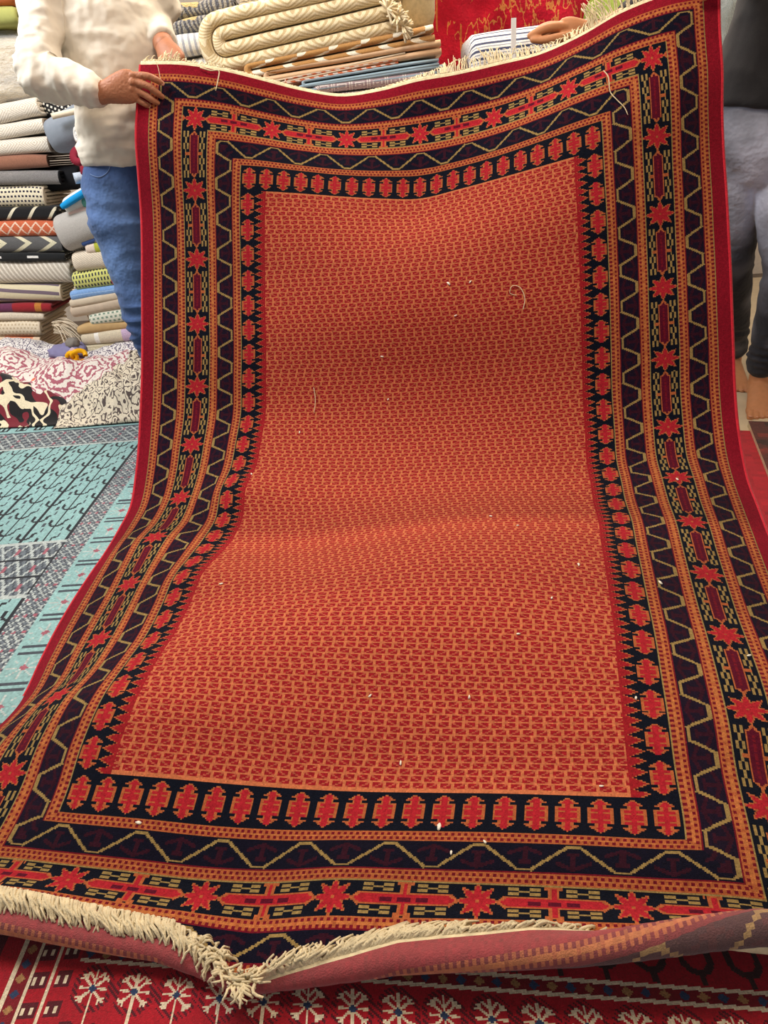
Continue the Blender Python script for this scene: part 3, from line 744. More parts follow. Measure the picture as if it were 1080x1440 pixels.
def drape(name, label, cat, mat, x0, x1, y0, y1, zf, n=70, group=None, thick=.003):
    X, Y = np.meshgrid(np.linspace(x0, x1, n + 1), np.linspace(y1, y0, n + 1))
    Z = np.vectorize(zf)(X, Y); P = np.stack([X, Y, Z], -1)
    me = grid_mesh(name, P, None, np.stack([X - x0, Y - y0], -1))
    o = link(name, me, mat); to_local(o, ((x0 + x1) / 2, (y0 + y1) / 2, float(Z.min())))
    md = o.modifiers.new('thickness', 'SOLIDIFY'); md.thickness = thick; md.offset = -1
    return tag(o, label, cat, group)

# ------------------------------------------------------------------ textile materials
def m_chevron(name, a, b, fu=14.0, fv=60.0, amp=.5, duty=.5):
    return fabric(name, a, lambda u, v: [((v * fv + (u * fu).tri() * amp * 6).fract().lt(duty), b)])
def m_diamond(name, a, b, fu=9.0, fv=9.0, n=5.0):
    return fabric(name, a, lambda u, v: [((((u * fu).tri() + (v * fv).tri()) * n).fract().lt(.42), b)])
def m_twill(name, a, b, f=70.0, k=1.0, duty=.5):
    return fabric(name, a, lambda u, v: [((u * f + v * f * k).fract().lt(duty), b)])
def m_stripes(name, base, stripes, axis='u', rep=None):
    def pat(u, v):
        q = u if axis == 'u' else v
        if rep: q = (q * (1.0 / rep)).fract() * rep
        return [((q - c).abs().lt(wd / 2), col) for c, wd, col in stripes]
    return fabric(name, base, pat)
def m_check(name, a, b, fu, fv, du=.5, dv=.5):
    return fabric(name, a, lambda u, v: [((u * fu + (v * fv).floor() * .5).fract().lt(du) * (v * fv).fract().lt(dv), b)])
def m_blob(name, a, cols):
    return fabric(name, a, lambda u, v: [(u.noise(v, sc, det).gt(th), c) for sc, det, th, c in cols])
MT = {
 'white_diamond': m_diamond('ivory_diamond_weave', (226, 218, 204), (196, 184, 166), 8, 9, 5),
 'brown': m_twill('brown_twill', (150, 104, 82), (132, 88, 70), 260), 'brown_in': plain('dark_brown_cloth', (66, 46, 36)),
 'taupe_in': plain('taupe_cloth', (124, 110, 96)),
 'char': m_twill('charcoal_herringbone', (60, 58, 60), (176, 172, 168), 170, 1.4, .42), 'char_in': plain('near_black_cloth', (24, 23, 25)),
 'navy_check': m_check('cream_navy_weave', (222, 212, 184), (34, 30, 54), 62, 52, .58, .42),
 'black_lines': fabric('black_cloth_cream_strokes', (22, 22, 24), lambda u, v: [((u * 11 + ((v * 9).sin() * .9)).fract().lt(.17), (214, 206, 180))]),
 'orange': fabric('orange_cloth_white_motifs', (206, 106, 70), lambda u, v: [(((u * 22).tri() * .022 - ((v + .012) * 14).tri() * .03).abs().lt(.004), (236, 214, 190)), ((v * 160).fract().lt(.22), (178, 84, 56))]),
 'grey_zig': fabric('grey_cloth_cream_zigzags', (92, 92, 92), lambda u, v: [((u * 9 + (v * 9).tri() * .8).fract().lt(.26), (214, 208, 178))]),
 'black_white': fabric('black_cloth_white_key', (26, 28, 30), lambda u, v: [((u * 6).fract().lt(.3) * (v * 30).fract().lt(.3), (230, 228, 222))]),
 'grey_twill': m_twill('grey_cream_basket', (184, 174, 158), (222, 214, 200), 46, .62, .42),
 'beige_purple': fabric('beige_mauve_stripes', (206, 194, 160), lambda u, v: [((v * 22 + u * 1.5).fract().lt(.36), (116, 100, 112)), ((u * 120 + v * 120).fract().lt(.4) * (v * 22 + u * 1.5).fract().gt(.36), (226, 216, 184))]),
 'red_multi': m_stripes('red_striped_cloth', (150, 34, 42), [(.10, .03, (186, 120, 52)), (.23, .045, (176, 132, 48)), (.29, .06, (104, 50, 82)), (.17, .004, (206, 168, 130))], 'u', .34),
 'tan_cream': m_stripes('tan_and_cream_cloth', (220, 208, 186), [(.12, .2, (206, 168, 116))], 'u'),
 'cream_weave': m_check('cream_basket_weave', (228, 214, 188), (196, 176, 144), 60, 60), 'peach': fabric('peach_cloth_flower', (230, 206, 176), lambda u, v: [((u * 3).fract().lt(.4), (232, 142, 100))]),
 'cream': plain('plain_cream_cloth', (228, 212, 186)),
 'grey_blue': plain('grey_blue_wool', (134, 142, 152)), 'maroon': plain('maroon_wool', (134, 38, 54)), 'pale_blue': m_twill('pale_blue_knit', (200, 210, 222), (166, 178, 194), 110),
 'bright_blue': plain('bright_blue_cloth', (30, 150, 216)), 'pink': plain('pale_pink_cloth', (222, 194, 186)), 'sea': plain('sea_green_cloth', (104, 172, 158)), 'white': plain('white_wool', (232, 230, 224)),
 'lt_grey': m_twill('light_grey_knit', (188, 184, 178), (166, 162, 156), 150), 'navy': plain('denim_blue_cloth', (66, 88, 140)), 'mid_grey': plain('mid_grey_cloth', (146, 144, 142)),
 'lime': m_stripes('lime_and_cream_cloth', (230, 212, 194), [(.085, .085, (180, 186, 64)), (.17, .02, (236, 228, 170))], 'u'),
 'cream_twill': m_twill('cream_twill', (226, 214, 194), (204, 190, 168), 90), 'yellow_weave': fabric('yellow_green_woven_cloth', (206, 206, 120), lambda u, v: [((u * 70 + (v * 45).floor() * .5).fract().lt(.45) * (v * 45).fract().lt(.62), (44, 46, 66)), ((u - .22).abs().lt(.05) * (u * 60).fract().lt(.5), (206, 80, 70))]),
 'sky': m_stripes('sky_blue_cloth', (126, 164, 214), [(.02, .003, (166, 196, 228))], 'v', .028), 'beige': plain('beige_linen', (206, 190, 166)), 'beige2': plain('soft_beige_wool', (198, 180, 158)),
 'green_check': m_check('sage_check', (218, 218, 200), (122, 146, 128), 50, 56), 'tan': plain('tan_tassel_wool', (192, 160, 112)),
 'lilac': m_stripes('cream_and_lilac_cloth', (214, 202, 176), [(.235, .09, (196, 172, 200)), (.075, .02, (236, 232, 222))], 'u'), 'linen': fabric('natural_linen', (208, 198, 168), lambda u, v: [(v.noise(u * .05, 90, 2).gt(.56), (184, 172, 142))]),
 'rose': plain('rose_pink_cloth', (224, 172, 160)),
 'cream_chev': m_chevron('cream_chevron_wool', (238, 222, 184), (206, 182, 136), 7, 62, .45, .45), 'cream_fr': plain('cream_wool', (236, 220, 184)),
 'tan_zig': fabric('tan_cloth_white_steps', (190, 142, 84), lambda u, v: [(((u * 9).fract() - (v * 18 + .1).fract()).abs().lt(.14), (244, 236, 214))]), 'peach2': plain('peach_blanket', (226, 190, 152)),
 'orange_white': fabric('orange_white_weave', (212, 110, 66), lambda u, v: [((u * 30 + (v * 30).tri()).fract().lt(.5), (232, 216, 206))]), 'lt_blue': plain('light_blue_blanket', (168, 194, 208)), 'lt_blue2': plain('dusty_blue_blanket', (152, 176, 190)),
 'mauve': fabric('mauve_cloth_white_scrolls', (186, 166, 172), lambda u, v: [((((u * 8).tri() - .5).abs().max(((v * 16).tri() - .5).abs()) * 5).fract().lt(.36), (238, 232, 226))]),
 'grey_knit': fabric('grey_chunky_knit', (160, 154, 142), lambda u, v: [((u * 60 + u.noise(v, 14, 2) * 3).fract().lt(.5), (92, 92, 98)), (u.noise(v, 9, 2).gt(.62), (196, 172, 116))], bump=.8, weave=160, bdist=.01),
 'stripe_blue': m_stripes('ivory_blue_stripes', (222, 218, 206), [(.006, .009, (164, 166, 172)), (.05, .006, (84, 98, 158))], 'u', .022),
 'stripe_blue2': m_stripes('ivory_cream_stripes', (220, 214, 198), [(.006, .010, (172, 168, 160))], 'u', .022),
 'greige': fabric('greige_chunky_knit', (186, 170, 140), lambda u, v: [((v * 70 + u.noise(v, 20, 2) * 4).fract().lt(.4), (120, 110, 92))], bump=.8, weave=160, bdist=.01),
 'violet': plain('violet_grey_cloth', (132, 128, 164)), 'slate': plain('slate_cloth', (104, 118, 150)), 'black': plain('black_cloth', (28, 27, 30)),
 'red': fabric('scarlet_cloth', (196, 36, 52), None), 'basket': m_check('black_white_basket', (30, 28, 30), (232, 228, 214), 60, 60, .5, .5),
 'navy_stripe': m_stripes('white_navy_stripes', (234, 234, 230), [(.004, .008, (70, 76, 104)), (.016, .003, (150, 154, 166))], 'v', .024), 'green': plain('olive_green_cloth', (150, 168, 78)), 'orange_p': plain('orange_cloth', (198, 110, 66)), 'green2': plain('sage_green_cloth', (164, 166, 96)),
 'aqua': plain('pale_aqua_wrap', (226, 246, 250)), 'bolster': fabric('beige_sacking', (190, 172, 132), None, bump=.4, weave=300),
 'wood': plain('counter_wood', (120, 82, 54), .5, .1, 40, .2), 'print_red': None,
}
MT['embroidered'] = fabric('scarlet_gold_embroidery', (202, 20, 48), lambda u, v: [((u.noise(v * .45, 26, 3) - .5).abs().lt(.018) * (u.noise(v, 7, 1).gt(.50)), (226, 138, 74)), (((u * 11).fract() - .5).abs().lt(.035) * u.noise(v, 9, 1).gt(.52), (218, 126, 66))], bump=.6, weave=120, bdist=.006)
MT['suzani'] = fabric('white_cloth_red_print', (230, 222, 212), lambda u, v: [((u.voronoi(v, 4.2) * 9 + u.noise(v, 40, 2) * 2.4).fract().lt(.40), (170, 96, 110)), (u.voronoi(v, 5.0).lt(.06), (222, 106, 78))])
MT['scroll'] = fabric('ecru_cloth_dark_scrolls', (222, 210, 186), lambda u, v: [((u.noise(v, 26, 2) * 7).fract().lt(.34), (92, 80, 76))])
MT['scroll2'] = fabric('white_cloth_grey_scrolls', (226, 222, 218), lambda u, v: [((u.noise(v, 30, 2) * 7).fract().lt(.36), (112, 106, 122))])
MT['ikat'] = fabric('black_maroon_ikat', (28, 26, 28), lambda u, v: [((u * 5 + v * 4 + u.noise(v, 6, 2) * 2.2).fract().lt(.42), (118, 36, 48)), ((u.noise(v, 11, 1) - .5).abs().lt(.03) * u.noise(v, 5, 1).gt(.44), (226, 214, 182)), (u.noise(v, 15, 0).gt(.70), (226, 214, 182))])

# ------------------------------------------------------------------ left stack of folded throws
GA = 'folded throws in the far left stack'
DA = 3.60
def stack_a(yt, yb, xe, mat, label, layers=2, tilt=-3.0, mat2=None, ln=.50, depth=.36, **k):
    zb, zt = at(40, yb, DA).z, at(40, yt, DA).z; x1 = at(xe, (yt + yb) / 2, DA).x
    return throw('folded_throw', label, 'throw', MT[mat], (x1 - ln / 2, DA, zb), (ln, depth, zt - zb), layers, 0, tilt, GA, MT[mat2] if mat2 else None, **k)
stack_a(485, 505, 58, 'cream', 'plain cream throw at the very bottom of the far left stack', 2)
stack_a(470, 486, 55, 'peach', 'peach and orange throw second from the bottom of the far left stack', 2)
stack_a(447, 471, 55, 'cream_weave', 'cream basket weave throw with long fringe hanging over its end', 2, mat2='cream', fringe=hanging_fringe(.01, .31, 70, .17, .34, .0026, 5))
stack_a(436, 448, 60, 'tan_cream', 'thin tan and cream throw under the red striped one', 1)
stack_a(424, 437, 71, 'red_multi', 'thin red throw with ochre and purple stripes', 1)
stack_a(398, 424, 84, 'beige_purple', 'beige and mauve striped throw with cream tassels at its end', 3, mat2='cream', fringe=hanging_fringe(.0, .31, 60, .11, .55, .0042, 6, True, .5))
stack_a(366, 399, 97, 'grey_twill', 'thick grey and cream diagonal weave throw', 2)
stack_a(354, 366, 90, 'black_white', 'thin black throw with a small white key mark', 1)
stack_a(330, 354, 88, 'grey_zig', 'grey throw with bold cream zigzag figures', 2, mat2='black')
stack_a(307, 331, 79, 'orange', 'orange throw with fine white woven motifs', 2)
stack_a(288, 307, 78, 'black_lines', 'black throw with cream brush stroke lines', 2)
stack_a(257, 289, 60, 'navy_check', 'cream throw with rows of navy dashes', 3, mat2='cream')
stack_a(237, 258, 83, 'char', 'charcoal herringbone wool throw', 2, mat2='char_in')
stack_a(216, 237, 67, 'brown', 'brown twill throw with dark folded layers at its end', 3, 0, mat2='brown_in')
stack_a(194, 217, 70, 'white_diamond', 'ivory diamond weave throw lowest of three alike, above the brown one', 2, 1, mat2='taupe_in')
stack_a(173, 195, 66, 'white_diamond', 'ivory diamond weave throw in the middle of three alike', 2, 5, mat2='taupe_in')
stack_a(148, 175, 58, 'white_diamond', 'ivory diamond weave throw topmost of three alike, below the plastic bag', 2, 8)
# dark layered ends that stick out beside the left stack
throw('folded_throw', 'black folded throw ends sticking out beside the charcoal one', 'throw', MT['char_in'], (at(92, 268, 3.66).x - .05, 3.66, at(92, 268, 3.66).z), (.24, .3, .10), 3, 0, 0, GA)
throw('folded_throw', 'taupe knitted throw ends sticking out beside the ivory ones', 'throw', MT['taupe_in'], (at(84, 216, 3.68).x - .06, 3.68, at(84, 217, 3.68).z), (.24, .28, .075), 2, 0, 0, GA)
throw('folded_throw', 'black and white basket weave cloth under the bent elbow', 'throw', MT['basket'], (at(68, 160, 3.62).x, 3.66, at(66, 166, 3.62).z), (.12, .2, .10), 2, 0, -25, GA)
throw('folded_throw', 'crumpled black cloth behind the bent elbow', 'throw', MT['black'], (at(92, 166, 3.64).x + .04, 3.68, at(90, 167, 3.64).z), (.26, .2, .09), 2, 0, 6, GA)

# ------------------------------------------------------------------ right-hand stack behind the man
GB = 'folded throws in the stack behind the man'
DB = 3.42
def stack_b(yt, yb, xs, mat, label, layers=2, tilt=2.0, mat2=None, ln=.50, depth=.34, D=DB, **k):
    xm = xs + 40
    zb, zt = at(xm, yb, D).z, at(xm, yt, D).z; x0 = at(xs, (yt + yb) / 2, D).x
    return throw('folded_throw', label, 'throw', MT[mat], (x0 + ln / 2, D, zb), (ln, depth, zt - zb), layers, 0, tilt, GB, MT[mat2] if mat2 else None, **k)
stack_b(508, 530, 120, 'rose', 'rose pink throw at the bottom of the stack behind the man', 1, 0)
stack_b(480, 510, 116, 'linen', 'thick natural linen throw near the bottom of the stack behind the man', 1, 0)
stack_b(463, 482, 112, 'lilac', 'cream throw with a lilac end and small white print', 1, 2)
stack_b(452, 466, 106, 'tan', 'tan wool throw edged with knotted tassels', 1, 2, sag=.010)
stack_b(433, 453, 123, 'green_check', 'sage green and white checked throw', 1, 3)
stack_b(420, 437, 96, 'beige2', 'soft beige throw with its corner drooping over the edge', 1, 6)
stack_b(411, 424, 95, 'beige', 'thin beige linen throw under the sky blue one', 1, 5)
stack_b(401, 416, 96, 'sky', 'sky blue folded throw', 1, 4)
stack_b(376, 403, 100, 'yellow_weave', 'yellow green woven throw with navy ticks and a red stripe', 2, 3)
stack_b(348, 379, 99, 'cream_twill', 'thick cream twill throw', 1, 2)
stack_b(336, 354, 118, 'lime', 'pale throw with a broad lime green stripe', 1, 1)
stack_b(324, 338, 122, 'mid_grey', 'thin grey throw above the lime striped one', 1, 2)
stack_b(315, 327, 108, 'navy', 'denim blue throw with its end drooping', 1, 12)
stack_b(290, 345, 80, 'lt_grey', 'thick light grey knitted throw folded double', 2, 14, ln=.24, depth=.2, D=DB - .02)
stack_b(278, 298, 92, 'pink', 'pale pink folded throw', 1, 10)
stack_b(266, 284, 112, 'sea', 'sea green folded throw', 1, 4)
stack_b(262, 288, 86, 'white', 'white wool throw with rolled tassel ends', 1, 20, ln=.22)
stack_b(262, 272, 76, 'bright_blue', 'bright blue folded cloth slanting down to the left', 1, 24, ln=.28, depth=.22, D=DB - .04)
spiral_roll('rolled_throw', 'pale blue knitted throw rolled up above the bright blue cloth', 'throw', MT['pale_blue'], at(104, 250, DB - .02) , at(170, 240, DB + .05), .030, 1.6, GB, .8)
spiral_roll('rolled_throw', 'maroon wool throw rolled up at the man’s waist', 'throw', MT['maroon'], at(110, 222, DB - .02), at(170, 240, DB + .35), .066, 1.3, GB, 1.0)
spiral_roll('rolled_throw', 'small white roll beside the grey blue throw', 'throw', MT['white'], at(107, 191, DB), at(160, 191, DB + .1), .042, 2.0, GB, 1.0)
throw('folded_throw', 'grey blue wool throw drooping over the stack behind the man', 'throw', MT['grey_blue'], (at(92, 200, DB + .02).x + .10, DB + .03, at(92, 200, DB).z), (.34, .24, .145), 2, 0, 14, GB, None, .012)
spiral_roll('rolled_throw', 'thin cream roll lying on the grey blue throw', 'throw', MT['cream'], at(73, 163, DB - .01), at(150, 146, DB + .02), .013, 1.5, GB)

# ------------------------------------------------------------------ plastic wrapped bundle and cloths above the left stack
def pillow(sx, sy, sz, e=.5, n=28, seed=0, wob=.01):
    V_, Fc = [], []
    sg = lambda a, p: (abs(a) ** p) * (1 if a >= 0 else -1)
    for i in range(n + 1):
        ph = -math.pi / 2 + math.pi * i / n
        for j in range(2 * n):
            th = math.pi * j / n
            x, y, z = sg(math.cos(ph), e) * sg(math.cos(th), e), sg(math.cos(ph), e) * sg(math.sin(th), e), sg(math.sin(ph), e)
            d = 1 + wob * 6 * noise.noise(Vector((x * 3 + seed, y * 3, z * 3))) + wob * 3 * abs(noise.noise(Vector((x * 9 + seed, y * 9, z * 9))))
            V_.append((x * sx * d, y * sy * d, z * sz * d))
    for i in range(n):
        for j in range(2 * n):
            a, b = i * 2 * n + j, i * 2 * n + (j + 1) % (2 * n); Fc.append((a, b, b + 2 * n, a + 2 * n))
    return V_, Fc
M_PLAST = bpy.data.materials.new('clear_plastic'); M_PLAST.use_nodes = True
_b = M_PLAST.node_tree.nodes['Principled BSDF']; _b.inputs['Base Color'].default_value = (.9, .92, .94, 1); _b.inputs['Roughness'].default_value = .12; _b.inputs['Alpha'].default_value = .28
_n = M_PLAST.node_tree.nodes.new('ShaderNodeTexNoise'); _n.inputs['Scale'].default_value = 26; _n.inputs['Detail'].default_value = 4
_bp = M_PLAST.node_tree.nodes.new('ShaderNodeBump'); _bp.inputs['Strength'].default_value = .9; _bp.inputs['Distance'].default_value = .02
M_PLAST.node_tree.links.new(_n.outputs['Fac'], _bp.inputs['Height']); M_PLAST.node_tree.links.new(_bp.outputs[0], _b.inputs['Normal'])
pz0, pz1 = at(20, 147, DA).z, at(20, 36, DA).z
pc = Vector((at(48, 95, DA).x - .30, DA + .16, (pz0 + pz1) / 2))
bag = empty('bedding_bag', (pc.x, pc.y, pz0)); tag(bag, 'clear plastic bag of quilted beige bedding on top of the left stack', 'bag')
V_, Fc = pillow(.285, .15, (pz1 - pz0) / 2 - .012, .55, 26, 3, .012); o = link('bedding', mesh('bedding', V_, Fc), fabric('quilted_beige_bedding', (214, 198, 168), None, bump=.6, weave=30, bdist=.02), bag); o.data.transform(Matrix.Translation(pc))
V_, Fc = pillow(.30, .162, (pz1 - pz0) / 2, .5, 40, 9, .016); o = link('plastic_wrap', mesh('plastic_wrap', V_, Fc), M_PLAST, bag); o.data.transform(Matrix.Translation(pc))
throw('folded_throw', 'sage green folded cloth above the plastic bedding bag', 'throw', MT['green2'], (at(24, 22, DA).x - .26, DA - .01, at(10, 37, DA).z), (.52, .3, at(10, 9, DA).z - at(10, 37, DA).z), 1, 0, 1, GA)
throw('folded_throw', 'orange folded cloth topmost on the left stack', 'throw', MT['orange_p'], (at(24, 5, DA).x - .26, DA - .01, at(10, 9, DA).z), (.52, .3, .10), 1, 0, 1, GA)

# ------------------------------------------------------------------ cloths heaped on the floor in front of the stacks
def heap(x, y, cx, cy, sx, sy, h, seed, wr=.02, f=9, yf=None):
    d = math.exp(-(((x - cx) / sx) ** 2 + ((y - cy) / sy) ** 2) ** 1.5)
    e = 1.0 if yf is None else min(1.0, max(0.0, (y - yf) / .07)) ** .7
    return (h * d + wr * (noise.noise(Vector((x * f + seed, y * f * .7, seed))) + .5 * noise.noise(Vector((x * f * 2.3, y * f * 2.1 + seed, 3)))) * min(1, d * 3 + .25)) * e
drape('printed_cloth', 'white cloth with red and purple round prints heaped before the left stack', 'cloth', MT['suzani'], -2.05, -1.08, 3.03, 3.50, lambda x, y: float(z_teal(np.float64(x), np.float64(y))) + .008 + max(0.0, heap(x, y, -1.42, 3.32, .6, .22, .16, 2, .03, 9, 3.03)), 60)
drape('printed_cloth', 'white cloth with fine grey scroll print behind the round print cloth', 'cloth', MT['scroll2'], -1.75, -1.0, 3.34, 3.56, lambda x, y: float(z_teal(np.float64(x), np.float64(y))) + .008 + max(0.0, heap(x, y, -1.35, 3.48, .5, .2, .17, 7, .03)), 50)
drape('printed_cloth', 'ecru cloth with dark scrolls crumpled beside the red rug edge', 'cloth', MT['scroll'], -1.32, -.74, 2.92, 3.38, lambda x, y: float(z_teal(np.float64(x), np.float64(y))) + .008 + max(0.0, heap(x, y, -1.0, 3.14, .30, .2, .15, 4, .05, 12, 2.92)), 60)
drape('printed_cloth', 'black and maroon ikat cloth with cream shapes draped over the teal rug', 'cloth', MT['ikat'], -2.10, -1.20, 2.96, 3.30, lambda x, y: float(z_teal(np.float64(x), np.float64(y))) + .008 + max(0.0, heap(x, y, -1.75, 3.16, .42, .16, .15, 11, .03, 7, 2.96)), 60)
# yellow ribbon bow and a violet garment with its paper tag
yb_ = at(112, 500, 3.34)
V_, Fc = tubes([[tuple(yb_ + Vector((.030 * math.cos(a), -.01 + .01 * math.sin(2 * a), .024 * math.sin(a)))) for a in [k * math.pi / 8 for k in range(15)]], [tuple(yb_ + Vector((-.03 - .022 * math.cos(a), -.012, .018 * math.sin(a)))) for a in [k * math.pi / 7 for k in range(13)]]], [.011, .010], 8)
o = link('ribbon_bow', mesh('ribbon_bow', V_, Fc), plain('yellow_satin', (240, 178, 20), .4)); to_local(o, yb_); tag(o, 'bright yellow ribbon bow lying on the printed cloths', 'ribbon')
vg = empty('folded_garment', at(95, 497, 3.40)); tag(vg, 'small violet garment with a paper price tag between the stacks', 'garment')
V_, Fc = pillow(.085, .07, .035, .8, 16, 5, .03); o = link('garment', mesh('garment', V_, Fc), MT['violet'], vg); o.data.transform(Matrix.Translation(at(97, 494, 3.42)))
o = link('price_tag', mesh('price_tag', [at(93, 497, 3.33), at(101, 488, 3.33), at(107, 491, 3.33), at(98, 502, 3.33), at(93, 497, 3.333), at(101, 488, 3.333), at(107, 491, 3.333), at(98, 502, 3.333)], [(0, 1, 2, 3), (7, 6, 5, 4), (0, 4, 5, 1), (1, 5, 6, 2), (2, 6, 7, 3), (3, 7, 4, 0)]), plain('pale_paper', (226, 208, 226)), vg, False)
V_, Fc = pillow(.030, .03, .026, .9, 14, 5, .03); o = link('yarn_ball', mesh('yarn_ball', V_, Fc), plain('grey_yarn', (132, 126, 118))); to_local(o, (0, 0, 0)); o.location = at(102, 483, 3.40); tag(o, 'small grey wool ball between the two stacks', 'yarn')

# ------------------------------------------------------------------ counter behind the rug and what is piled on it
ct = empty('display_counter', (.19, 3.2, 0)); tag(ct, 'wooden counter behind the held rug carrying piles of blankets', 'counter')
for nm, b in (('body', (-.68, 1.05, 2.90, 3.75, 0.0, 1.06)), ('top', (-.70, 1.08, 2.87, 3.78, 1.06, 1.10))):
    x0, x1, y0, y1, z0, z1 = b
    bm = bmesh.new(); bmesh.ops.create_cube(bm, size=1.0)
    for v in bm.verts: v.co = Vector(((x0 + x1) / 2 + v.co.x * (x1 - x0), (y0 + y1) / 2 + v.co.y * (y1 - y0), (z0 + z1) / 2 + v.co.z * (z1 - z0)))
    bmesh.ops.bevel(bm, geom=bm.edges[:], offset=.004, segments=1, affect='EDGES')
    me = bpy.data.meshes.new(nm); bm.to_mesh(me); bm.free(); link(nm, me, MT['wood'], ct, False)
GC = 'folded blankets on the counter behind the rug'
DC = 2.98
def pile_c(xl, yl, xr, yr, th, mat, label, layers=1, mat2=None, D=DC, ext=.40, **k):
    """blanket with its fold at the left; px of the lower edge at its left and right end"""
    a, b = at(xl, yl, D), at(xr, yr, D)
    tilt = math.degrees(math.atan2(b.z - a.z, b.x - a.x)); ln = math.hypot(b.x - a.x, b.z - a.z)
    o = throw('folded_blanket', label, 'blanket', MT[mat], (a.x, D + ext / 2, a.z), (ext, ln, th), layers, -90, 0, GC, MT[mat2] if mat2 else None, **k)
    R = Matrix.Translation(Vector((a.x, D + ext / 2, a.z))) @ Matrix.Rotation(math.radians(-tilt), 4, 'Y') @ Matrix.Rotation(math.radians(-90), 4, 'Z')
    if o.type == 'EMPTY':
        o.children[0].matrix_basis = R
    else: o.matrix_world = R
    return o
pile_c(440, 150, 640, 128, .075, 'mauve', 'mauve cloth with white scroll print lowest in the centre pile', 1, sag=.002)
pile_c(420, 131, 625, 104, .030, 'lt_blue2', 'dusty blue blanket above the mauve scroll cloth', 1)
pile_c(425, 123, 618, 92, .028, 'lt_blue', 'light blue folded blanket in the centre pile', 1)
pile_c(400, 119, 560, 90, .024, 'orange_white', 'orange and white woven blanket edge in the centre pile', 1)
pile_c(378, 121, 571, 81, .020, 'cream', 'thin cream blanket below the peach one', 1)
pile_c(372, 117, 622, 76, .046, 'peach2', 'peach folded blanket below the tan stepped one', 1)
pile_c(345, 112, 612, 59, .056, 'tan_zig', 'tan blanket with white stepped zigzags', 1)
chev = pile_c(290, 108, 572, 44, .185, 'cream_chev', 'big cream chevron wool blanket folded double on the centre pile', 2, None, sag=.006)
tz = at(545, 8, DC)
for k, (x, y) in enumerate(((545, 12), (560, 22), (566, 36))):
    c = at(x, y, DC - .02); rl = random.Random(k + 40); P_ = []
    for q in range(26):
        d = Vector((rl.gauss(.5, .5), -.4 + rl.gauss(0, .5), rl.gauss(0, .7))).normalized(); P_.append([tuple(c + d * s * .034 + Vector((0, 0, -.25 * (s * .034)))) for s in (0, .35, .7, 1.0, 1.2)])
    V_, Fc = tubes(P_, [.0045] * len(P_), 5)
    o = link('tassel', mesh('tassel', V_, Fc), MT['cream_fr']); bpy.context.view_layer.update(); o.parent = chev; o.matrix_parent_inverse = chev.matrix_world.inverted()
# bolster, knits, red cloth
bz = at(590, 36, 3.05); V_, Fc = pillow(.062, .09, .16, .42, 22, 2, .006); o = link('bolster', mesh('bolster', V_, Fc), MT['bolster']); to_local(o, (0, 0, 0)); o.location = bz + Vector((0, .1, .15)); tag(o, 'beige sacking bolster standing behind the centre pile', 'bolster')
def on_counter(xl, xr, yt, yb, mat, label, D, layers=1, depth=.3, tilt=3.0, zbot=None, cat='blanket', group=GC, **k):
    a, b = at(xl, (yt + yb) / 2, D), at(xr, (yt + yb) / 2, D); z0 = at((xl + xr) / 2, yb, D).z if zbot is None else zbot; z1 = at((xl + xr) / 2, yt, D).z
    return throw('folded_blanket', label, cat, MT[mat], ((a.x + b.x) / 2, D, z0), (b.x - a.x, depth, z1 - z0), layers, 0, tilt, group, None, **k)
on_counter(236, 345, 76, 130, 'stripe_blue2', 'ivory striped blanket lowest beside the man’s left hand', 3.16, 1, .3, 3, 1.10)
on_counter(222, 332, 44, 76, 'stripe_blue', 'ivory blanket with thin blue stripes beside the man’s left hand', 3.18, 1, .3, 5)
on_counter(205, 322, 24, 46, 'grey_knit', 'grey chunky knit blanket with loops above the striped blankets', 3.20, 2, .3, 5, sag=.012)
on_counter(205, 330, -4, 25, 'grey_knit', 'upper grey chunky knit blanket at the top edge', 3.22, 2, .3, 5, sag=.012)
o = on_counter(320, 350, -30, 58, 'greige', 'greige knitted blanket hanging over the grey knits', 3.17, 1, .3, -20, sag=.012)
on_counter(340, 372, -40, 30, 'grey_knit', 'dark grey looped knit leaning behind the greige blanket', 3.34, 2, .25, -15)
on_counter(368, 398, -30, 34, 'slate', 'slate blue cloth standing behind the cream chevron blanket', 3.36, 1, .2, 0, 1.10)
on_counter(373, 396, 14, 34, 'violet', 'crumpled violet grey cloth behind the cream chevron blanket', 3.30, 2, .1, 0, sag=.016)
on_counter(394, 408, -30, 30, 'black', 'black cloth edge beside the violet grey cloth', 3.38, 1, .2, 0, 1.10)
on_counter(405, 500, -40, 28, 'red', 'scarlet blanket behind the cream chevron blanket', 3.40, 1, .25, 6, 1.10)
on_counter(470, 605, -60, 20, 'cream', 'cream blanket end rising behind the tassels at the top', 3.42, 1, .2, 4, 1.10)
qx0, qx1 = at(598, 30, 3.30).x, at(845, 30, 3.30).x
def quilt():
    n, m = 60, 40; X = np.linspace(qx0, qx1, n + 1); T = np.linspace(0, 1, m + 1); P = np.zeros((m + 1, n + 1, 3)); uv = np.zeros((m + 1, n + 1, 2))
    for j, t in enumerate(T):
        for i, x in enumerate(X):
            P[j, i] = (x, 3.26 + .22 * (1 - t) * 0 + .10 * t + .030 * noise.noise(Vector((x * 7, t * 3, 1))) + .012 * noise.noise(Vector((x * 18, t * 9, 4))), 1.72 - .62 * t); uv[j, i] = (x - qx0, 1 - t * .62)
    return grid_mesh('embroidered_quilt', P[:, :, :] * np.array([1, 1, 1]), None, uv)
o = link('embroidered_quilt', quilt(), MT['embroidered']); to_local(o, (.6, 3.3, 1.10)); md = o.modifiers.new('t', 'SOLIDIFY'); md.thickness = .05; md.offset = -1
tag(o, 'scarlet quilt embroidered with gold thread standing behind the fringe', 'quilt')
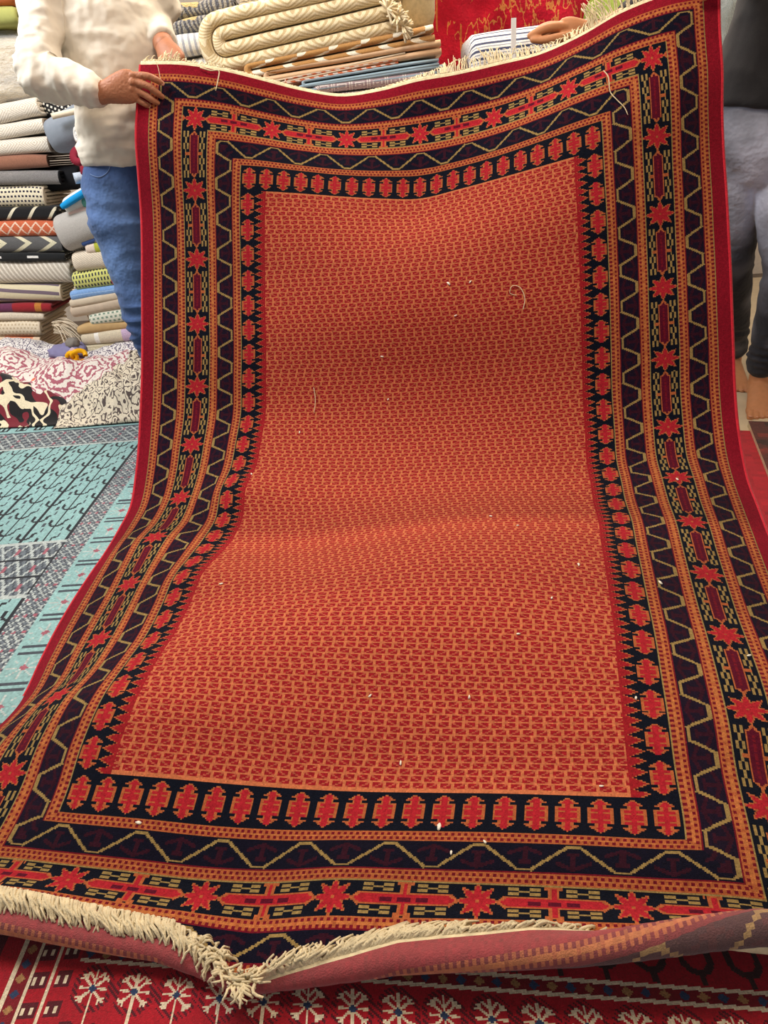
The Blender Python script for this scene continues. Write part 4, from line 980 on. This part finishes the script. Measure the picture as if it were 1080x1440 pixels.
sb = on_counter(664, 850, 30, 110, 'navy_stripe', 'white bundle with navy stripes lying behind the fringe', 2.93, 1, .26, 2.5, 1.10)
bx = at(722, 48, 2.92); slab_ = mesh('paper_band', [bx + Vector((dx, dy, dz)) for dx in (-.008, .008) for dy in (-.006, .0) for dz in (-.07, .045)], [(0, 1, 3, 2), (4, 6, 7, 5), (0, 4, 5, 1), (2, 3, 7, 6), (0, 2, 6, 4), (1, 5, 7, 3)])
o = link('paper_band', slab_, plain('white_paper', (244, 242, 238)), None, False); bpy.context.view_layer.update(); o.parent = sb; o.matrix_parent_inverse = sb.matrix_world.inverted(); o['label'] = 'white paper band'
on_counter(830, 905, -40, 12, 'green', 'olive green folded cloth at the top edge behind the fringe', 3.28, 1, .3, 3, 1.10)
V_, Fc = pillow(.14, .12, .17, .6, 24, 12, .02); ab = empty('wrapped_bundle', (1.10, 3.05, 1.10)); tag(ab, 'pale aqua bundle in plastic at the far end of the counter', 'bundle')
o = link('cloth', mesh('cloth', V_, Fc), MT['aqua'], ab); o.data.transform(Matrix.Translation((1.18, 3.05, 1.275)))
V_, Fc = pillow(.148, .128, .174, .6, 24, 15, .025); o = link('plastic_wrap', mesh('plastic_wrap', V_, Fc), M_PLAST, ab); o.data.transform(Matrix.Translation((1.18, 3.05, 1.278)))
# wrinkled dust sheet on the floor at the right
M_SHEET = fabric('cream_dust_sheet', (206, 190, 160), None, bump=.2, weave=60, vary=.08)
drape('dust_sheet', 'wrinkled cream dust sheet spread on the floor behind the bare feet', 'sheet', M_SHEET, .80, 2.9, 2.30, 5.2, lambda x, y: .004 + .010 * abs(noise.noise(Vector((x * 1.5, y * 9, 2)))) + .006 * abs(noise.noise(Vector((x * 9, y * 3, 6)))), 90, None, .002)
# ------------------------------------------------------------------ people
def loft(pts, radii, ref=(0, 0, 1), seg=16, round_ends=True):
    P = [Vector(p) for p in pts]; R = [(r, r) if not isinstance(r, (tuple, list)) else tuple(r) for r in radii]
    V_, Fc = [], []; ref = Vector(ref); n = len(P); tan = []
    for i in range(n):
        t = (P[min(i + 1, n - 1)] - P[max(i - 1, 0)]); tan.append(t.normalized())
    rings = []
    def add(c, t, ra, rb):
        a = ref - t * ref.dot(t)
        if a.length < 1e-3: a = Vector((1, 0, 0)) - t * t.x
        a.normalize(); b = t.cross(a)
        rings.append([tuple(c + a * (ra * math.cos(2 * math.pi * k / seg)) + b * (rb * math.sin(2 * math.pi * k / seg))) for k in range(seg)])
    if round_ends:
        r0 = min(R[0]); add(P[0] - tan[0] * r0 * .62, tan[0], R[0][0] * .45, R[0][1] * .45); add(P[0] - tan[0] * r0 * .38, tan[0], R[0][0] * .80, R[0][1] * .80)
    for i in range(n): add(P[i], tan[i], *R[i])
    if round_ends:
        r1 = min(R[-1]); add(P[-1] + tan[-1] * r1 * .38, tan[-1], R[-1][0] * .80, R[-1][1] * .80); add(P[-1] + tan[-1] * r1 * .62, tan[-1], R[-1][0] * .45, R[-1][1] * .45)
    for r in rings: V_ += r
    for i in range(len(rings) - 1):
        for k in range(seg):
            a, b = i * seg + k, i * seg + (k + 1) % seg; Fc.append((a, b, b + seg, a + seg))
    Fc.append(tuple(range(seg))[::-1]); Fc.append(tuple((len(rings) - 1) * seg + k for k in range(seg)))
    return V_, Fc
def smooth_path(pts, radii, n=4):
    """denser path and radii through the joints"""
    p = np.array([tuple(a) for a in pts], float); r = np.array([(x, x) if not isinstance(x, (tuple, list)) else x for x in radii], float)
    t = np.linspace(0, len(p) - 1, (len(p) - 1) * n + 1)
    return [tuple(a) for a in cr(p, t, 0)], [tuple(np.maximum(a, .001)) for a in cr(r, t, 0)]
def limb(pts, radii, ref=(0, 0, 1), seg=16, n=4, round_ends=True):
    a, b = smooth_path(pts, radii, n); return loft(a, b, ref, seg, round_ends)
def ball(c, r, seg=14):
    V_, Fc = pillow(r[0], r[1], r[2], 1.0, seg, 0, 0.0); return [tuple(Vector(c) + Vector(v)) for v in V_], Fc
def fuse(parts, voxel, smooth=4, wrinkle=None):
    """join closed pieces into one continuous skin"""
    V_, Fc = [], []
    for v, f in parts:
        o = len(V_); V_ += list(v); Fc += [tuple(i + o for i in q) for q in f]
    me = mesh('tmp', V_, Fc); o = bpy.data.objects.new('tmp', me); COL.objects.link(o)
    bm = bmesh.new(); bm.from_mesh(me); bmesh.ops.recalc_face_normals(bm, faces=bm.faces[:]); bm.to_mesh(me); bm.free()
    m = o.modifiers.new('r', 'REMESH'); m.mode = 'VOXEL'; m.voxel_size = voxel; m.use_smooth_shade = True
    m = o.modifiers.new('s', 'SMOOTH'); m.iterations = smooth; m.factor = .5
    dg = bpy.context.evaluated_depsgraph_get(); dg.update()
    out = bpy.data.meshes.new_from_object(o.evaluated_get(dg))
    bpy.data.objects.remove(o); bpy.data.meshes.remove(me)
    if wrinkle:
        n = len(out.vertices); co = np.zeros(n * 3, np.float32); out.vertices.foreach_get('co', co); co = co.reshape(-1, 3)
        no = np.zeros(n * 3, np.float32); out.vertices.foreach_get('normal', no); no = no.reshape(-1, 3)
        d = np.array([wrinkle(Vector(map(float, c))) for c in co], np.float32)
        co = co + no * d[:, None]; out.vertices.foreach_set('co', co.reshape(-1)); out.update()
    return out
def join_meshes(name, ms):
    bm = bmesh.new()
    for m in ms: bm.from_mesh(m)
    me = bpy.data.meshes.new(name); bm.to_mesh(me); bm.free(); return me
def skin_mat(name, c):
    m = fabric(name, c, None, .55, .12, 260, .07, 0.0); b = m.node_tree.nodes['Principled BSDF']
    b.inputs['Subsurface Weight'].default_value = .12; b.inputs['Subsurface Radius'].default_value = (.012, .005, .003); b.inputs['Specular IOR Level'].default_value = .35
    return m
M_SKIN1 = skin_mat('brown_skin', (170, 112, 80)); M_SKIN2 = skin_mat('light_brown_skin', (196, 136, 94)); M_NAIL = plain('fingernail', (214, 158, 132), .35, 0)
M_HAIR = fabric('black_hair', (18, 15, 14), None, .5, .6, 500); M_EYE = plain('eye_white', (226, 220, 212), .25, 0); M_IRIS = plain('dark_iris', (34, 22, 16), .2, 0)
M_SHIRT = fabric('off_white_jersey', (224, 216, 200), None, .9, .55, 26, .03, .1, None, None, .020); M_JEANS = fabric('mid_blue_denim', (62, 92, 142), None, .85, .4, 70, .22, .1, 'Col', None, .008)
M_BLACK = fabric('black_jersey', (38, 38, 41), None, .85, .15, 400, .10); M_DENIM2 = fabric('grey_blue_denim', (98, 106, 124), None, .85, .4, 60, .22, .1, 'Col', None, .008)

def tint(me, fn):
    a = me.color_attributes.new('Col', 'FLOAT_COLOR', 'POINT'); c = np.ones((len(me.vertices), 4), np.float32)
    for i, v in enumerate(me.vertices): c[i, :3] = fn(v.co)
    a.data.foreach_set('color', c.reshape(-1)); return me
def mixc(a, b, t): t = min(1, max(0, t)); return [x + (y - x) * t for x, y in zip(lin(a), lin(b))]
def ridged(p, sx, sy, sz, seed): return 1 - 2 * abs(noise.noise(Vector((p.x * sx + seed, p.y * sy, p.z * sz))))
def nails(parent, tips, mat=M_NAIL):
    for p, d, nrm, s in tips:
        V_, Fc = ball((0, 0, 0), (.0052 * s, .0068 * s, .0014), 6)
        o = link('fingernail', mesh('fingernail', V_, Fc), mat, parent)
        d = Vector(d).normalized(); n = Vector(nrm).normalized(); x = d.cross(n).normalized(); n = x.cross(d)
        M = Matrix.Translation(Vector(p)) @ Matrix(((x.x, d.x, n.x, 0), (x.y, d.y, n.y, 0), (x.z, d.z, n.z, 0), (0, 0, 0, 1)))
        o.data.transform(M)
def head(c, fwd, scale, hair_mat, skin_parts, root_list):
    """head with face at c (centre), looking along fwd; returns skin pieces and a list of extra parts"""
    f = Vector(fwd).normalized(); u = Vector((0, 0, 1)); r = f.cross(u).normalized(); C = Vector(c)
    def W_(x, y, z): return C + r * x * scale + f * y * scale + u * z * scale
    def E_(p, rx, ry, rz):
        V_, Fc = ball((0, 0, 0), (1, 1, 1), 14)
        return [tuple(W_(*p) + r * v[0] * rx * scale + f * v[1] * ry * scale + u * v[2] * rz * scale) for v in V_], Fc
    sp = [E_((0, -.012, .03), .074, .094, .088), E_((0, .020, -.045), .058, .070, .068), E_((0, .045, -.088), .030, .036, .026),
          E_((0, .094, -.012), .013, .020, .024), E_((0, .084, .012), .009, .016, .028), E_((.078, -.005, -.008), .009, .018, .030), E_((-.078, -.005, -.008), .009, .018, .030),
          E_((0, .083, -.050), .024, .010, .007), E_((0, .080, -.062), .021, .011, .008), E_((.034, .068, .030), .026, .014, .008), E_((-.034, .068, .030), .026, .014, .008)]
    skin_parts += sp
    ex = [('eye', E_((s * .032, .071, .012), .0125, .0125, .010), M_EYE) for s in (1, -1)] + [('iris', E_((s * .032, .0815, .012), .0058, .003, .0058), M_IRIS) for s in (1, -1)]
    hv = fuse([E_((0, -.020, .045), .082, .096, .090), E_((0, -.055, -.005), .070, .062, .070), E_((.06, -.01, .03), .022, .05, .045), E_((-.06, -.01, .03), .022, .05, .045)], .006, 2)
    root_list += ex; return hv

# ---- the man in the white shirt at the left
def man_left():
    root = empty('person', (-.62, 2.50, 0)); tag(root, 'person in white long-sleeved shirt and blue jeans gripping the rug’s left corner', 'person')
    cx, cy = -.672, 2.505
    f = Vector((.5, -.866, 0)); r = Vector((-.866, -.5, 0))
    def B(s, fw, z): return Vector((cx, cy, z)) + r * s + f * fw
    elb = at(53, 106, 2.30); cuff = at(141, 130, 2.265); wr = at(150, 129, 2.262); sh = B(.155, .0, 1.395)
    elb2 = at(214, 26, 2.60); wr2 = at(232, 66, 2.42); sh2 = B(-.155, 0, 1.395)
    # shirt
    torso = limb([B(0, .0, .972), B(0, .005, 1.03), B(0, .01, 1.12), B(0, .015, 1.24), B(0, .005, 1.34), B(0, 0, 1.405), B(0, -.005, 1.44), B(0, -.005, 1.465)],
                 [(.153, .118), (.151, .118), (.142, .112), (.152, .116), (.158, .102), (.135, .082), (.088, .066), (.060, .056)], r, 28, 4, False)
    slv = limb([B(.10, 0, 1.395), sh + Vector((0, 0, -.01)), sh.lerp(elb, .35), sh.lerp(elb, .75), elb + Vector((.004, 0, .0)), elb.lerp(cuff, .3), elb.lerp(cuff, .7), cuff],
               [.056, .061, .051, .046, .043, .041, .037, .034], (0, 1, 0), 20, 4, False)
    slv2 = limb([B(-.10, 0, 1.395), sh2 + Vector((0, 0, -.01)), sh2.lerp(elb2, .5), elb2, elb2.lerp(wr2, .55), elb2.lerp(wr2, .86)], [.058, .062, .055, .050, .044, .038], (0, 1, 0), 20, 4, False)
    def wr_shirt(p):
        d = .0045 * ridged(p, 9, 9, 20, 3)
        k = math.exp(-((p - elb).length / .10) ** 2); d += .017 * k * ridged(p, 10, 10, 34, 8)
        ka = math.exp(-((p - cuff.lerp(elb, .45)).length / .11) ** 2); d += .012 * ka * ridged(p, 30, 10, 8, 5)
        kb = math.exp(-((p.z - 1.03) / .07) ** 2); d += .012 * kb * ridged(p, 6, 6, 26, 21)
        kc = math.exp(-((p - sh).length / .13) ** 2); d += .013 * kc * ridged(p, 24, 24, 9, 31)
        return d
    link('shirt', fuse([torso, slv, slv2], .0062, 6, wr_shirt), M_SHIRT, root)
    # jeans
    hipR, hipL = B(.085, 0, .90), B(-.085, 0, .90)
    knR, anR = Vector((-.700, 2.43, .50)), Vector((-.665, 2.50, .075)); knL, anL = Vector((-.54, 2.52, .50)), Vector((-.47, 2.62, .075))
    pel = limb([B(0, 0, 1.00), B(0, 0, .95), B(0, -.005, .88), B(0, -.005, .82)], [(.140, .108), (.148, .112), (.152, .118), (.120, .100)], r, 26)
    lr = limb([hipR + Vector((0, 0, .03)), hipR.lerp(knR, .35), hipR.lerp(knR, .75), knR, knR.lerp(anR, .4), knR.lerp(anR, .8), anR], [.086, .086, .072, .064, .062, .054, .056], r, 20)
    ll = limb([hipL + Vector((0, 0, .03)), hipL.lerp(knL, .35), hipL.lerp(knL, .75), knL, knL.lerp(anL, .4), knL.lerp(anL, .8), anL], [.086, .086, .072, .064, .062, .054, .056], r, 20)
    def wr_jean(p):
        return .006 * ridged(p, 8, 8, 14, 5) + .016 * math.exp(-((p.z - .50) / .10) ** 2) * ridged(p, 5, 5, 26, 2) + .012 * math.exp(-((p.z - .82) / .05) ** 2) * ridged(p, 6, 6, 24, 9)
    # denim paler around the right thigh, darker away from it, mottled by noise
    thigh_tone = lambda p: mixc((44, 66, 112), (96, 128, 178), .75 * math.exp(-((p - (hipR.lerp(knR, .4) + f * .08 + r * .02)).length / .16) ** 2) + .45 * noise.noise(p * 9) + .22)
    jeans = link('jeans', tint(fuse([pel, lr, ll], .0068, 4, wr_jean), thigh_tone), M_JEANS, root)
    # body: core, neck, head, and finely modelled hands
    core = [limb([B(0, 0, .86), B(0, .0, 1.1), B(0, 0, 1.3), B(0, 0, 1.40), B(0, -.005, 1.44)], [(.12, .09), (.115, .088), (.125, .088), (.115, .066), (.06, .055)], r, 20),
            limb([B(0, -.005, 1.40), B(0, .005, 1.48), B(0, .015, 1.55)], [.062, .056, .058], r, 16),
            limb([B(.10, 0, 1.385), sh, sh.lerp(elb, .5), elb, elb.lerp(cuff, .5), cuff], [.045, .048, .042, .038, .036, .030], (0, 1, 0), 14),
            limb([B(-.10, 0, 1.385), sh2, sh2.lerp(elb2, .5), elb2, elb2.lerp(wr2, .5), wr2], [.045, .048, .042, .038, .034, .028], (0, 1, 0), 14),
            limb([hipR, knR, anR + Vector((0, 0, .0))], [.07, .05, .036], r, 14), limb([hipL, knL, anL], [.07, .05, .036], r, 14)]
    for an in (anR, anL):
        core += [limb([an + Vector((0, .02, -.045)), an + f * .06 + Vector((0, 0, -.040)), an + f * .13 + Vector((0, 0, -.052)), an + f * .19 + Vector((0, 0, -.058))], [(.030, .034), (.034, .038), (.024, .044), (.014, .040)], (0, 0, 1), 14)]
    extra = []
    hair = head(B(0, .03, 1.635), f + Vector((.25, 0, -.25)), 1.0, M_HAIR, core, extra)
    body_lo = fuse(core, .008, 3)
    # right hand laid over the rug corner
    K = [at(187, 107, 2.255), at(187, 116, 2.250), at(185, 125, 2.252), at(182, 133, 2.258)]
    fing = [([K[0], at(206, 107, 2.248), at(219, 112, 2.252), at(229, 118, 2.262)], [.0092, .0088, .0080, .0064]),
            ([K[1], at(208, 121, 2.246), at(220, 130, 2.250), at(229, 137, 2.262)], [.0095, .0090, .0082, .0066]),
            ([K[2], at(203, 133, 2.250), at(215, 141, 2.252), at(225, 147, 2.264)], [.0092, .0086, .0078, .0062]),
            ([K[3], at(195, 141, 2.256), at(205, 147, 2.258), at(213, 151, 2.266)], [.0082, .0076, .0070, .0056])]
    kc = (K[0] + K[1] + K[2] + K[3]) / 4
    pl = limb([elb.lerp(cuff, .75), cuff, wr, wr.lerp(kc, .45), wr.lerp(kc, .85), kc + (kc - wr) * .12], [(.026, .030), (.024, .029), (.022, .028), (.021, .036), (.017, .040), (.011, .036)], (0, 1, 0), 20)
    th = limb([wr.lerp(kc, .25) + Vector((0, .012, -.002)), at(172, 120, 2.290), at(188, 122, 2.335), at(203, 122, 2.350), at(214, 122, 2.352)], [.016, .0145, .012, .0108, .0085], (0, 1, 0), 12)
    hand = fuse([pl, th] + [limb([q[0][0].lerp(wr, .35)] + q[0], [q[1][0]] + q[1], (0, 1, 0), 12) for q in fing] + [ball(k + Vector((0, -.004, 0)), (.0105, .0105, .0105), 8) for k in K], .0018, 4,
                lambda p: .0006 * ridged(p, 160, 60, 160, 2))
    tips = [(q[0][3] + Vector((0, -.0062, .001)), q[0][3] - q[0][2], (-.1, -1, .25), 1.0) for q in fing]
    # left hand closes over the top edge
    kc2 = at(244, 88, 2.365)
    pl2 = limb([elb2.lerp(wr2, .7), wr2, wr2.lerp(kc2, .5), kc2, kc2 + (kc2 - wr2) * .15], [(.026, .028), (.023, .028), (.021, .035), (.017, .038), (.011, .034)], (0, 1, 0), 18)
    f2 = []
    for k, dx in enumerate((-13, -4, 5, 13)):
        a = at(244 + dx, 88 + abs(dx) * .1, 2.362)
        f2.append(limb([a.lerp(wr2, .3), a, a + Vector((.006, -.018, -.018)), a + Vector((.008, -.020 + .0, -.040)), a + Vector((.006, -.010, -.058))], [.0105, .0105, .0098, .0088, .0070], (0, 1, 0), 12))
    t2 = limb([wr2.lerp(kc2, .3), at(232, 92, 2.352), at(236, 104, 2.345), at(240, 112, 2.342)], [.015, .013, .011, .0085], (0, 1, 0), 12)
    hand2 = fuse([pl2, t2] + f2, .0026, 5)
    body = link('body', join_meshes('body', [body_lo, hand, hand2]), M_SKIN1, root)
    nails(body, tips)
    hr = link('hair', hair, M_HAIR, root)
    for nm, (V_, Fc), m in extra: link(nm, mesh(nm, V_, Fc), m, body)
    from mathutils.bvhtree import BVHTree
    jm = jeans.data; tree = BVHTree.FromPolygons([v.co for v in jm.vertices], [tuple(p.vertices) for p in jm.polygons])
    def on_jeans(x, y):
        q = at(x, y, 2.4); d = (q - Vector(CAM)).normalized(); h = tree.ray_cast(Vector(CAM), d)[0]
        return (h if h else q) - d * .001
    pts = [on_jeans(x, y) for x, y in ((127, 245), (133, 248), (140, 249), (147, 246), (152, 241), (155, 234))]
    link('pocket_seam', mesh('pocket_seam', *limb(pts, [.0016] * 6, (0, 0, 1), 6)), plain('pale_denim_seam', (110, 132, 172)), jeans)
man_left()

# ---- the person in black at the right
def man_right():
    root = empty('person', (1.33, 2.66, 0)); tag(root, 'person in black top and grey jeans standing barefoot at the rug’s right edge', 'person')
    f = Vector((-.30, -.954, 0)); r = Vector((-.954, .30, 0)); cx, cy = 1.245, 2.56
    def B(s, fw, z, lean=1): return Vector((cx + .28 * max(0, z - 1.0) * lean, cy, z)) + r * s + f * fw
    sh = B(.17, .03, 1.42); elb = Vector((1.00, 2.42, 1.335)); wr = Vector((.672, 2.345, 1.205)); sh2 = B(-.17, .03, 1.42); elb2 = Vector((1.34, 2.22, 1.36)); wr2 = Vector((.965, 2.06, 1.345))
    torso = limb([B(0, 0, .985), B(0, .0, 1.05), B(0, .01, 1.14), B(0, .015, 1.26), B(0, .005, 1.36), B(0, 0, 1.43), B(0, 0, 1.465), B(0, 0, 1.49)], [(.178, .135), (.176, .135), (.170, .130), (.175, .128), (.178, .112), (.15, .088), (.095, .070), (.062, .058)], r, 28, 4, False)
    s1 = limb([B(.11, 0, 1.42), sh, sh.lerp(elb, .5), elb, elb.lerp(wr, .5), elb.lerp(wr, .82)], [.058, .066, .055, .048, .042, .036], (0, 0, 1), 18, 4, False)
    s2 = limb([B(-.11, 0, 1.42), sh2, sh2.lerp(elb2, .5), elb2, elb2.lerp(wr2, .5), elb2.lerp(wr2, .86)], [.058, .066, .055, .048, .042, .036], (0, 0, 1), 18, 4, False)
    link('top', fuse([torso, s1, s2], .008, 5, lambda p: .004 * ridged(p, 7, 7, 12, 4) + .003 * ridged(p, 14, 14, 9, 9)), M_BLACK, root)
    hR, hL = Vector((1.185, 2.59, .92)), Vector((1.33, 2.56, .92))
    kR, aR = Vector((1.285, 2.72, .53)), Vector((1.475, 2.985, .135)); kL, aL = Vector((1.385, 2.52, .54)), Vector((1.425, 2.66, .145))
    pel = limb([B(0, 0, 1.02), B(0, 0, .96), B(0, 0, .88), B(0, 0, .82)], [(.15, .115), (.160, .118), (.155, .115), (.070, .085)], r, 26)
    lr = limb([hR, hR.lerp(kR, .4), hR.lerp(kR, .8), kR, kR.lerp(aR, .4), kR.lerp(aR, .8), aR], [.094, .096, .084, .072, .064, .052, .048], r, 20)
    ll = limb([hL, hL.lerp(kL, .4), hL.lerp(kL, .8), kL, kL.lerp(aL, .4), kL.lerp(aL, .8), aL], [.094, .096, .084, .072, .064, .052, .048], r, 20)
    thigh_tone = lambda p: mixc((46, 49, 58), (214, 220, 240), 1.25 * math.exp(-((p - Vector((1.285, 2.46, .80))).length / .19) ** 2) + .25 * noise.noise(p * 11))  # light falling on the thigh from above, painted into the dark denim colour
    link('jeans', tint(fuse([pel, lr, ll], .0075, 4, lambda p: .004 * ridged(p, 7, 7, 16, 5) + .006 * math.exp(-((p.z - .54) / .08) ** 2) * ridged(p, 5, 5, 28, 2) + .008 * math.exp(-((p.z - .20) / .06) ** 2) * ridged(p, 5, 5, 36, 7)), thigh_tone), M_DENIM2, root)
    core = [limb([B(0, 0, .88), B(0, 0, 1.1), B(0, 0, 1.3), B(0, 0, 1.42), B(0, 0, 1.46)], [(.13, .10), (.13, .10), (.14, .10), (.125, .07), (.06, .055)], r, 20), limb([B(0, 0, 1.42), B(0, .01, 1.52), B(0, .02, 1.58)], [.064, .058, .060], r, 16),
            limb([B(.11, 0, 1.41), sh, sh.lerp(elb, .5), elb, elb.lerp(wr, .5), wr], [.045, .05, .043, .038, .034, .028], (0, 0, 1), 14), limb([B(-.11, 0, 1.41), sh2, sh2.lerp(elb2, .5), elb2, elb2.lerp(wr2, .5), wr2], [.045, .05, .043, .038, .034, .028], (0, 0, 1), 14),
            limb([hR, kR, aR], [.07, .05, .034], r, 14), limb([hL, kL, aL], [.07, .05, .034], r, 14)]
    extra = []
    hair = head(B(0, .03, 1.675), f, 1.0, M_HAIR, core, extra)
    lo = fuse(core, .008, 3)
    def foot(an, d, inner):
        """bare foot: ankle an, toes along d, big toe on the side of inner"""
        d = Vector(d).normalized(); s = Vector((0, 0, 1)).cross(d); s = s if s.dot(Vector(inner)) > 0 else -s
        A = Vector((an.x, an.y, 0)); z = lambda p, h: p + Vector((0, 0, h))
        pc = [limb([an + Vector((0, 0, .05)), an, z(A - d * .005, .075), z(A + d * .045, .058), z(A + d * .10, .038), z(A + d * .145, .024)], [(.033, .033), (.034, .034), (.042, .036), (.036, .038), (.026, .044), (.017, .046)], d, 18),
              limb([z(A - d * .045, .030), z(A, .030), z(A + d * .07, .026), z(A + d * .14, .018)], [(.027, .027), (.028, .031), (.024, .038), (.016, .046)], (0, 0, 1), 18)]
        tips = []
        for k, (off, ln, rr) in enumerate(((.034, .052, .0125), (.013, .048, .0088), (-.005, .042, .0082), (-.021, .034, .0076), (-.035, .024, .0074))):
            b = z(A + d * .135 + s * off, .019 if k else .020); e = d + s * (off * 1.2)
            pc.append(limb([b - e * .02, b, z(b + e * ln * .55, .003) , b + e * ln + Vector((0, 0, -.008))], [rr * 1.05, rr * 1.05, rr, rr * .92], (0, 0, 1), 12))
            tips.append((b + e * (ln + rr * .2) + Vector((0, 0, rr * .62 - .006)), e, (0, 0, 1), 1.5 if k == 0 else .85))
        return fuse(pc, .0036, 5), tips
    ft1, t1 = foot(aL, (-.34, -.94, 0), (-1, 0, 0)); ft2, t2 = foot(aR, (-.25, -.96, 0), (1, 0, 0))
    # hand behind the fringe, fingers pointing to the left
    K = [at(792, 38, 2.325), at(794, 44, 2.330), at(796, 50, 2.34)]
    kc = K[1]
    pl = limb([elb.lerp(wr, .8), wr, wr.lerp(kc, .4), wr.lerp(kc, .85), kc + (kc - wr) * .1], [(.026, .030), (.024, .028), (.026, .022), (.034, .018), (.030, .012)], (0, 0, 1), 18)
    fg = [([K[0], at(772, 39, 2.313), at(757, 44, 2.311), at(744, 51, 2.314)], [.0125, .0115, .0105, .0080]), ([K[0] + Vector((0, .012, .002)), at(775, 36, 2.335), at(761, 40, 2.335), at(751, 47, 2.335)], [.012, .011, .010, .008]),
          ([K[1] + Vector((0, .03, 0)), at(776, 40, 2.36), at(764, 45, 2.36), at(756, 52, 2.36)], [.011, .010, .009, .007]), ([K[2] + Vector((0, .04, 0)), at(780, 46, 2.38), at(770, 50, 2.38), at(764, 56, 2.38)], [.0095, .009, .008, .0065]),
          ([at(800, 52, 2.318), at(783, 54, 2.304), at(768, 56, 2.300), at(748, 56, 2.308)], [.0150, .0125, .0110, .0080])]
    hd = fuse([pl] + [limb([q[0][0].lerp(wr, .3)] + q[0], [q[1][0]] + q[1], (0, 0, 1), 12) for q in fg], .0024, 5)
    kc2 = Vector((.885, 2.045, 1.275))
    pl2 = limb([elb2.lerp(wr2, .8), wr2, wr2.lerp(kc2, .5), kc2], [(.026, .028), (.024, .028), (.020, .036), (.014, .036)], (0, 1, 0), 18)
    fg2 = [limb([kc2 + Vector((0, 0, .024 - k * .016)) + (wr2 - kc2) * .3, kc2 + Vector((-.005, -.02, .024 - k * .016)), kc2 + Vector((-.035, -.028, .016 - k * .018)), kc2 + Vector((-.058, -.026, .006 - k * .018)), kc2 + Vector((-.074, -.020, -.002 - k * .017))], [.0105, .0105, .0098, .009, .007], (0, 0, 1), 12) for k in range(4)]
    th2 = limb([wr2.lerp(kc2, .5), kc2 + Vector((0, .02, .01)), kc2 + Vector((-.03, .028, 0)), kc2 + Vector((-.055, .026, -.006))], [.015, .013, .011, .008], (0, 0, 1), 12)
    hd2 = fuse([pl2, th2] + fg2, .0032, 4)
    body = link('body', join_meshes('body', [lo, ft1, ft2, hd, hd2]), M_SKIN2, root)
    for p, d, n_, s in t1 + t2:
        V_, Fc = ball((0, 0, 0), (.0048 * s, .0056 * s, .0012), 6); o = link('toenail', mesh('toenail', V_, Fc), M_NAIL, body); dd = Vector(d).normalized(); x = dd.cross(Vector((0, 0, 1))).normalized(); nn = x.cross(dd)
        o.data.transform(Matrix.Translation(p) @ Matrix(((x.x, dd.x, nn.x, 0), (x.y, dd.y, nn.y, 0), (x.z, dd.z, nn.z, 0), (0, 0, 0, 1))))
    link('hair', hair, M_HAIR, root)
    for nm, (V_, Fc), m in extra: link(nm, mesh(nm, V_, Fc), m, body)
man_right()
